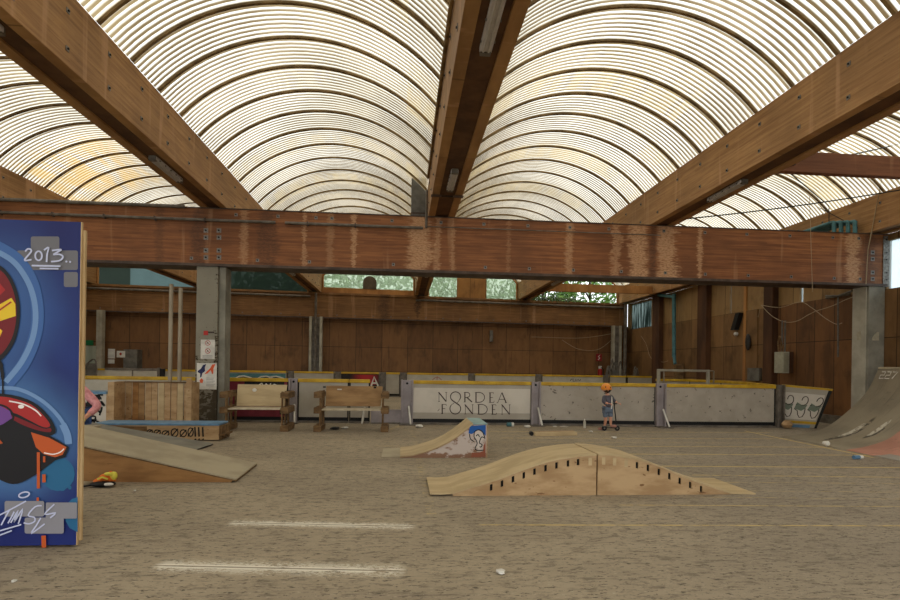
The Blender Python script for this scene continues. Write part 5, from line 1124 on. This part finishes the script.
skin('body', V, E_, Rr, 'skin', kid)
# hands with fingers
def hand(parent, wrist, fwd, side, upv, s, curl=.5, m='skin'):
    """palm plus five bent fingers; s = hand length"""
    w0 = Vector(wrist); f = Vector(fwd).normalized(); sd = Vector(side).normalized(); u = Vector(upv).normalized(); V = [w0, w0 + f * s * .25, w0 + f * s * .5]; Ed = [(0, 1), (1, 2)]; Rd = [(s * .13, s * .09), (s * .2, s * .09), (s * .2, s * .08)]
    for i, (o_, ln) in enumerate(((-.18, .4), (-.06, .46), (.06, .43), (.18, .34))):
        b = len(V); p = w0 + f * s * .5 + sd * s * o_; c = curl
        p1_ = p + (f * math.cos(c) - u * math.sin(c)) * s * ln * .45; p2_ = p1_ + (f * math.cos(2 * c) - u * math.sin(2 * c)) * s * ln * .33; p3_ = p2_ + (f * math.cos(2.8 * c) - u * math.sin(2.8 * c)) * s * ln * .25
        V += [p, p1_, p2_, p3_]; Ed += [(2, b), (b, b + 1), (b + 1, b + 2), (b + 2, b + 3)]; Rd += [s * .05, s * .048, s * .043, s * .036]
    b = len(V); V += [w0 + f * s * .15 - sd * s * .2, w0 + f * s * .35 - sd * s * .33 - u * s * .05, w0 + f * s * .52 - sd * s * .32 - u * s * .14]; Ed += [(0, b), (b, b + 1), (b + 1, b + 2)]; Rd += [s * .07, s * .058, s * .045]
    return skin('hand', V, Ed, Rd, m, parent, 1)
hand(kid, V[11], (.5, -.3, -.1), (0, 1, 0), (0, 0, 1), .11, .7); hand(kid, V[8], (.6, -.5, 0), (0, 1, 0), (0, 0, 1), .11, .7)
M['tee'] = mat('grey_tee', C(92, 90, 98), C(78, 76, 84), (9, 9, 9), .9); M['short'] = mat('blue_grey_shorts', C(108, 120, 136), C(88, 100, 116), (9, 9, 9), .9)
Vs = [(hipx, ky, .52), V[1], V[2], (sx_ - .005, ky, .85), V[6], tuple(Vector(V[7]).lerp(Vector(V[8]), .6)), V[9], tuple(Vector(V[10]).lerp(Vector(V[11]), .6)), V[7], V[10]]
skin('tee_shirt', Vs, [(0, 1), (1, 2), (2, 3), (2, 4), (4, 8), (8, 5), (2, 6), (6, 9), (9, 7)], [(.115, .09), (.11, .09), (.115, .08), .055, .058, .042, .058, .042, .048, .048], 'tee', kid)
skin('shorts', [(hipx, ky, .5), V[12], tuple(Vector(V[12]).lerp(Vector(V[13]), .95)), V[16], tuple(Vector(V[16]).lerp(Vector(V[17]), .95))], [(0, 1), (1, 2), (0, 3), (3, 4)], [(.1, .09), .075, .062, .075, .062], 'short', kid)
mb = MB(); mb.strip([(sx_ + .05, ky - .105, .83), (sx_ + .055, ky - .112, .7), (sx_ + .045, ky - .112, .53)], [.02, .03, .03]); mb.build('white_stripe', 'white', kid)
hm = MB(); hm.ball((hx + .005, ky, 1.015), (.125, .14, .125), 16, 8, 0, math.pi * .58); M['helm'] = mat('orange_helmet', C(236, 154, 52), C(222, 120, 60), (6, 6, 6), .4); he = hm.build('helmet', 'helm', kid)
MB().tube([(hx + .1, ky - .08, .98), (hx - .01, ky - .09, .9), (hx - .06, ky - .04, .9)], .008, 5).build('chin_strap', 'black', he)
mb = MB()
for t in (-.05, .0, .05): mb.strip([(hx + t, ky - .11, 1.075), (hx + t * 1.3, ky - .135, 1.03)], .016)
mb.build('vent', 'black', he)
MB().ball((hx - .085, ky - .02, .97), (.018, .012, .014), 8, 6).build('nose', 'skin', kid); MB().ball((hx - .065, ky - .06, .995), .009, 6, 5).build('eye', 'black', kid); MB().ball((hx + .02, ky - .085, .975), (.016, .01, .024), 8, 6).build('ear', 'skin', kid); MB().ball((hx - .07, ky - .035, .945), (.012, .018, .005), 8, 4).build('mouth', 'redink', kid)
hb = MB(); hb.ball((hx + .03, ky + .0, .96), (.085, .085, .06), 12, 6); hb.build('hair', mat('brown_hair', C(70, 48, 32)), kid)
for i in (15, 19):
    p = V[i]; MB().ball((p[0] - .01 if i == 15 else p[0], p[1], max(p[2], .035) - .0), (.085, .042, .035), 12, 8).build('shoe', mat('pink_shoe', C(176, 128, 112), C(140, 100, 90)), kid)
# scooter
sx0, sx1 = kq(606, 431)[0], kq(616, 431)[0]; sy = ky - .04
sc_ = thing('kick_scooter', 'small black kick scooter under the child', 'scooter', ((sx0 + sx1) / 2, sy, 0))
MB().box(sx0 - .02, sx1 - .03, sy - .05, sy + .05, .06, .08).build('deck', 'black', sc_, .01)
MB().tube([(sx1 + .0, sy, .06), (sx1 - .075, sy, .66)], .014, 8).build('steering_tube', 'black', sc_); MB().tube([(sx1 - .075, sy - .16, .66), (sx1 - .075, sy + .16, .66)], .014, 8).build('handlebar', 'black', sc_)
for x_ in (sx1 + .01, sx0 - .06):
    wv = MB(); wv.tube([(x_, sy - .018, .06), (x_, sy + .018, .06)], .06, 16); wv.build('wheel', 'black', sc_); MB().tube([(x_, sy - .02, .06), (x_, sy + .02, .06)], .022, 10).build('hub', 'steel', sc_)
MB().tube([(sx1 - .03, sy, .07), (sx1 + .0, sy, .16)], .02, 6).build('fork', 'steel', sc_); MB().box(sx0 - .12, sx0 - .0, sy - .02, sy + .02, .1, .12).build('rear_fender', 'steel', sc_)

# ---------------------------------------------------------------- seated person half hidden by the panel
d_ = 8.9
def sq(px_, py_, dy=0): q = PY(px_, py_, d_); return Vector((q.x, d_ + dy, q.z))
pe = thing('person', 'seated person in pink long-sleeved top and denim shorts behind the graffiti panel', 'person', (sq(78, 420).x, d_, 0))
hip = sq(72, 414, .1); hip.z = .62; ch = sq(72, 394, .0); nk = sq(70, 381, -.05); hd = sq(69, 371, -.08); shR = sq(83, 390, -.0); shL = sq(60, 390, -.0)
elb = sq(99.5, 406, -.02); wri = sq(92, 419, -.28); kneeR = sq(84, 424, -.42); kneeR.z = .62; footR = Vector((kneeR.x, kneeR.y - .05, .1)); kneeL = kneeR + Vector((-.3, 0, 0)); footL = footR + Vector((-.3, 0, 0)); elL = sq(50, 405); wrL = sq(58, 419, -.3)
Vp = [hip, hip.lerp(ch, .5), ch, nk, hd - Vector((0, 0, .06)), hd + Vector((0, 0, .08)), shR, elb, wri, shL, elL, wrL, hip + Vector((.11, 0, 0)), kneeR, footR, footR + Vector((0, -.14, -.05)), hip - Vector((.11, 0, 0)), kneeL, footL, footL + Vector((0, -.14, -.05))]
Ep = [(0, 1), (1, 2), (2, 3), (3, 4), (4, 5), (2, 6), (6, 7), (7, 8), (2, 9), (9, 10), (10, 11), (0, 12), (12, 13), (13, 14), (14, 15), (0, 16), (16, 17), (17, 18), (18, 19)]
Rp = [(.15, .12), (.14, .11), (.15, .11), .055, (.08, .09), (.075, .085), .06, .045, .032, .06, .045, .032, .1, .065, .045, .035, .1, .065, .045, .035]
skin('body', [tuple(v) for v in Vp], Ep, Rp, 'skin', pe)
M['pinktop'] = mat('pink_knit', C(222, 158, 158), C(196, 128, 132), (12, 12, 12), .9); M['denim'] = mat('denim', C(70, 100, 156), C(54, 80, 132), (12, 12, 12), .9)
Vt = [hip + Vector((0, 0, .08)), hip.lerp(ch, .5), ch, shR, elb, elb.lerp(wri, .62), shL, elL, elL.lerp(wrL, .62), ch.lerp(nk, .6)]
skin('knitted_top', [tuple(v) for v in Vt], [(0, 1), (1, 2), (2, 3), (3, 4), (4, 5), (2, 6), (6, 7), (7, 8), (2, 9)], [(.17, .13), (.16, .13), (.165, .125), .08, .066, .052, .08, .066, .052, .075], 'pinktop', pe)
skin('shorts', [tuple(v) for v in (hip, hip + Vector((.11, 0, 0)), (hip + Vector((.11, 0, 0))).lerp(kneeR, .7), hip - Vector((.11, 0, 0)), (hip - Vector((.11, 0, 0))).lerp(kneeL, .7))], [(0, 1), (1, 2), (0, 3), (3, 4)], [(.16, .14), .12, .09, .12, .09], 'denim', pe)
hand(pe, wri, (kneeR - wri) + Vector((-.02, -.12, -.02)), (1, 0, 0), (0, 0, 1), .17, .35); hand(pe, wrL, (.1, -.3, -.1), (1, 0, 0), (0, 0, 1), .17, .35)
mb = MB(); mb.tube([wri.lerp(elb, .1), wri.lerp(elb, -.06)], .042, 12); mb.build('yellow_wristband', plain('band_yellow', C(214, 196, 104)), pe)
hr = MB(); hr.ball(hd + Vector((0, .03, .04)), (.11, .12, .13), 14, 8, 0, math.pi * .75); hr.build('hair', mat('dark_hair', C(60, 42, 30)), pe)
for s in (-1, 1): MB().ball(hd + Vector((.03 * s, -.085, .02)), .011, 6, 5).build('eye', 'black', pe); MB().ball(hd + Vector((.085 * s, .0, .0)), (.014, .02, .03), 8, 6).build('ear', 'skin', pe)
MB().ball(hd + Vector((0, -.1, -.015)), (.014, .018, .022), 8, 6).build('nose', 'skin', pe); MB().ball(hd + Vector((0, -.085, -.055)), (.03, .008, .008), 8, 6).build('mouth', 'redink', pe)
for p in (footR, footL): MB().ball((p.x, p.y - .08, .05), (.05, .13, .05), 12, 8).build('shoe', 'white', pe)
st = thing('seat_box', 'low wooden box under the seated person', 'box', (hip.x, d_ + .25, 0)); MB().box(hip.x - .45, hip.x + .14, d_ - .02, d_ + .5, .02, .40).build('box', 'plyside', st, .01); MB().box(hip.x - .47, hip.x + .16, d_ - .04, d_ + .52, .40, .43).build('lid', 'deck', st, .005)

# ---------------------------------------------------------------- loose things on the floor
lg = FL(530, 436); l2 = FL(572, 433.5)
for k_, (dy, dz, lab, m_) in enumerate(((0, .0, 'pale wooden plank lying on the floor, front one of the pair', 'ply'), (.16, 0, 'pale wooden plank lying on the floor, rear one of the pair', 'plyside'))):
    T, L = along((lg.x + .1 + k_ * .1, lg.y + dy), (l2.x, l2.y - .3 + dy)); tag(MB(T).box(0, L, -.05, .05, 0, .08).build('loose_plank', m_, bevel=.005), lab, 'plank', 'two planks on the floor')
q = FL(531, 435.5); tag(MB().tube([(q.x - .0, q.y - .06, .045), (q.x + .02, q.y + .1, .045)], .045, 10).build('black_roll', 'black'), 'short black roll at the left end of the planks', 'roll')
def crumple(px_, py_, s, m_, lab, nm='paper_scrap', cat='litter', flat=.5, group=None):
    q = FL(px_, py_); rnd = random.Random(px_); bm = bmesh.new(); bmesh.ops.create_icosphere(bm, subdivisions=2, radius=s)
    for v in bm.verts: v.co *= rnd.uniform(.7, 1.15); v.co.z *= flat
    zmin = min(v.co.z for v in bm.verts); me = bpy.data.meshes.new(nm)
    for v in bm.verts: v.co.z -= zmin
    bm.to_mesh(me); bm.free(); me.materials.append(M[m_]); o = bpy.data.objects.new(nm, me); col.objects.link(o); o.location = (q.x, q.y, 0); return tag(o, lab, cat, group)
crumple(500.5, 574, .035, 'white', 'white crumpled paper scrap alone in the foreground'); crumple(419, 427.5, .11, 'white', 'white crumpled paper at the foot of the wide lilac post', flat=.35)
crumple(527.5, 427.5, .09, 'white', 'white paper scrap on the floor left of the post by the lettered board', flat=.4); crumple(614, 438.5, .07, 'white', 'white scrap on the floor in front of the scooter', flat=.4)
crumple(787.5, 428.6, .15, 'plyside', 'beige crumpled bag at the foot of the last post', 'crumpled_bag', 'bag', .8); crumple(826.5, 447, .07, 'white', 'white ball of paper at the edge of the grey curved ramp', 'paper_ball', 'litter', .95)
crumple(512, 494.5, .03, 'white', 'white scrap touching the front of the low ramp'); crumple(508, 495.2, .018, 'white', 'smaller white scrap in front of the low ramp'); crumple(345, 428.5, .09, 'white', 'white scraps under the brown bench', flat=.25); crumple(335, 429.5, .13, 'black', 'black cloth lying under the brown bench', 'black_cloth', 'cloth', .3)
crumple(14, 582, .018, 'white', 'tiny white scrap at the lower left below the graffiti panel'); crumple(591, 432, .06, 'white', 'flat white scrap left of the child', flat=.25); crumple(555, 427, .06, 'white', 'white scrap at the foot of the scuffed board', flat=.3); crumple(564, 427.2, .12, 'print', 'flat pale cardboard at the foot of the scuffed board', flat=.12)
crumple(135, 491, .015, 'white', 'tiny white fleck on the floor before the wedge ramp'); crumple(891, 450, .03, 'white', 'white fleck on the pink part of the curved ramp', flat=.2).location.z = .06
q = FL(584.5, 428); bt = thing('plastic_bottle', 'small clear bottle standing by the scuffed board left of the child', 'bottle', (q.x, q.y, 0)); mb = MB(); mb.tube([(q.x, q.y, 0), (q.x, q.y, .13), (q.x, q.y, .16)], .035, 12, .033); mb.tube([(q.x, q.y, .16), (q.x, q.y, .2)], .03, 12, .014); mb.build('bottle_body', 'boardw', bt); MB().tube([(q.x, q.y, .2), (q.x, q.y, .225)], .017, 10).build('bottle_cap', 'white', bt)
for px_, py_, lab, cm in ((510.5, 426.5, 'crushed teal and white can lying at the foot of the lettered board', 'teal'), (858.5, 459.3, 'blue and white can lying before the pink ramp edge', 'blue')):
    q = FL(px_, py_); r = .035 if px_ > 600 else .05; t = thing('drink_can', lab, 'can', (q.x, q.y, 0), 'cans on the floor'); MB().tube([(q.x - .09, q.y, r), (q.x + .02, q.y + .01, r)], r, 12).build('can_body', cm, t); MB().tube([(q.x + .02, q.y + .01, r), (q.x + .08, q.y + .015, r)], r, 12).build('can_end', 'white', t)

# ---------------------------------------------------------------- trees outside
M['leaf1'] = leafmat('green_leaves', C(120, 158, 70), C(70, 112, 44)); M['leaf2'] = leafmat('grey_green_leaves', C(176, 196, 156), C(126, 156, 116)); M['bark'] = mat('bark', C(84, 70, 54), C(60, 48, 38), (3, 3, 1))
def tree(x, y, h, r_, m_, lab, n=1500, s=.22, seed=1):
    rnd = random.Random(seed); t = thing('leafy_tree', lab, 'tree', (x, y, -.06), 'trees outside the hall')
    mb = MB(); mb.tube([(x, y, -.06), (x + .1, y, h * .5), (x, y + .1, h * .8)], .18, 8, .05)
    for k in range(5): a = k * 1.26; mb.tube([(x + .08, y, h * (.35 + .08 * k)), (x + r_ * .6 * math.cos(a), y + r_ * .6 * math.sin(a), h * (.5 + .08 * k))], .06, 6, .02)
    mb.build('trunk', 'bark', t); cr = MB()
    for i in range(n):
        u, v = rnd.uniform(0, 2 * math.pi), math.acos(rnd.uniform(-1, 1)); q_ = r_ * rnd.uniform(.45, 1) ; c = Vector((x + q_ * math.sin(v) * math.cos(u), y + q_ * math.sin(v) * math.sin(u) * .8, h * .6 + q_ * 1.15 * math.cos(v)))
        a = Vector((rnd.gauss(0, 1), rnd.gauss(0, 1), rnd.gauss(0, 1))).normalized(); b = a.orthogonal().normalized(); k_ = s * rnd.uniform(.6, 1.2)
        cr.add([c - a * k_, c + b * k_ * .5, c + a * k_, c - b * k_ * .5], [(0, 1, 2, 3)])
    cr.build('crown', m_, t, kind='raw'); return t
tree(-7, 33, 9, 3.6, 'leaf2', 'pale green tree seen dimly through the film window left of the pillar', 1300, .34, 1); tree(-1.8, 32.5, 9, 3.4, 'leaf2', 'pale green tree behind the gable window with the round cover', 2600, .19, 2)
tree(3.5, 33, 9, 3.2, 'leaf2', 'pale green tree behind the middle gable windows', 2600, .19, 3); tree(8.2, 31.6, 9, 2.8, 'leaf1', 'bright green tree in the open gable, left one', 2200, .2, 4); tree(11.3, 32.2, 9.5, 2.4, 'leaf1', 'bright green tree in the open gable, right one', 1500, .2, 5)
tree(16.2, 28, 8, 2.4, 'leaf2', 'grey green tree outside the corner window of the right wall', 900, .26, 6)
cr = MB(); rnd = random.Random(9)
for i in range(520):
    x_ = rnd.gauss(8.0, .9); c = Vector((x_, YF(x_) - .3 + rnd.uniform(-.12, .25), ZB + rnd.uniform(-.12, .22) * (1 - abs(x_ - 8) / 3.2))); a = Vector((rnd.gauss(0, 1), rnd.gauss(0, 1), rnd.gauss(0, 1))).normalized(); b = a.orthogonal().normalized(); cr.add([c - a * .07, c + b * .04, c + a * .07, c - b * .04], [(0, 1, 2, 3)])
o = cr.build('creeper', leafmat('dark_creeper', C(84, 104, 48), C(56, 74, 34)), kind='raw'); tag(o, 'creeper growing over the sill of the open gable', 'plant'); o['kind'] = 'stuff'
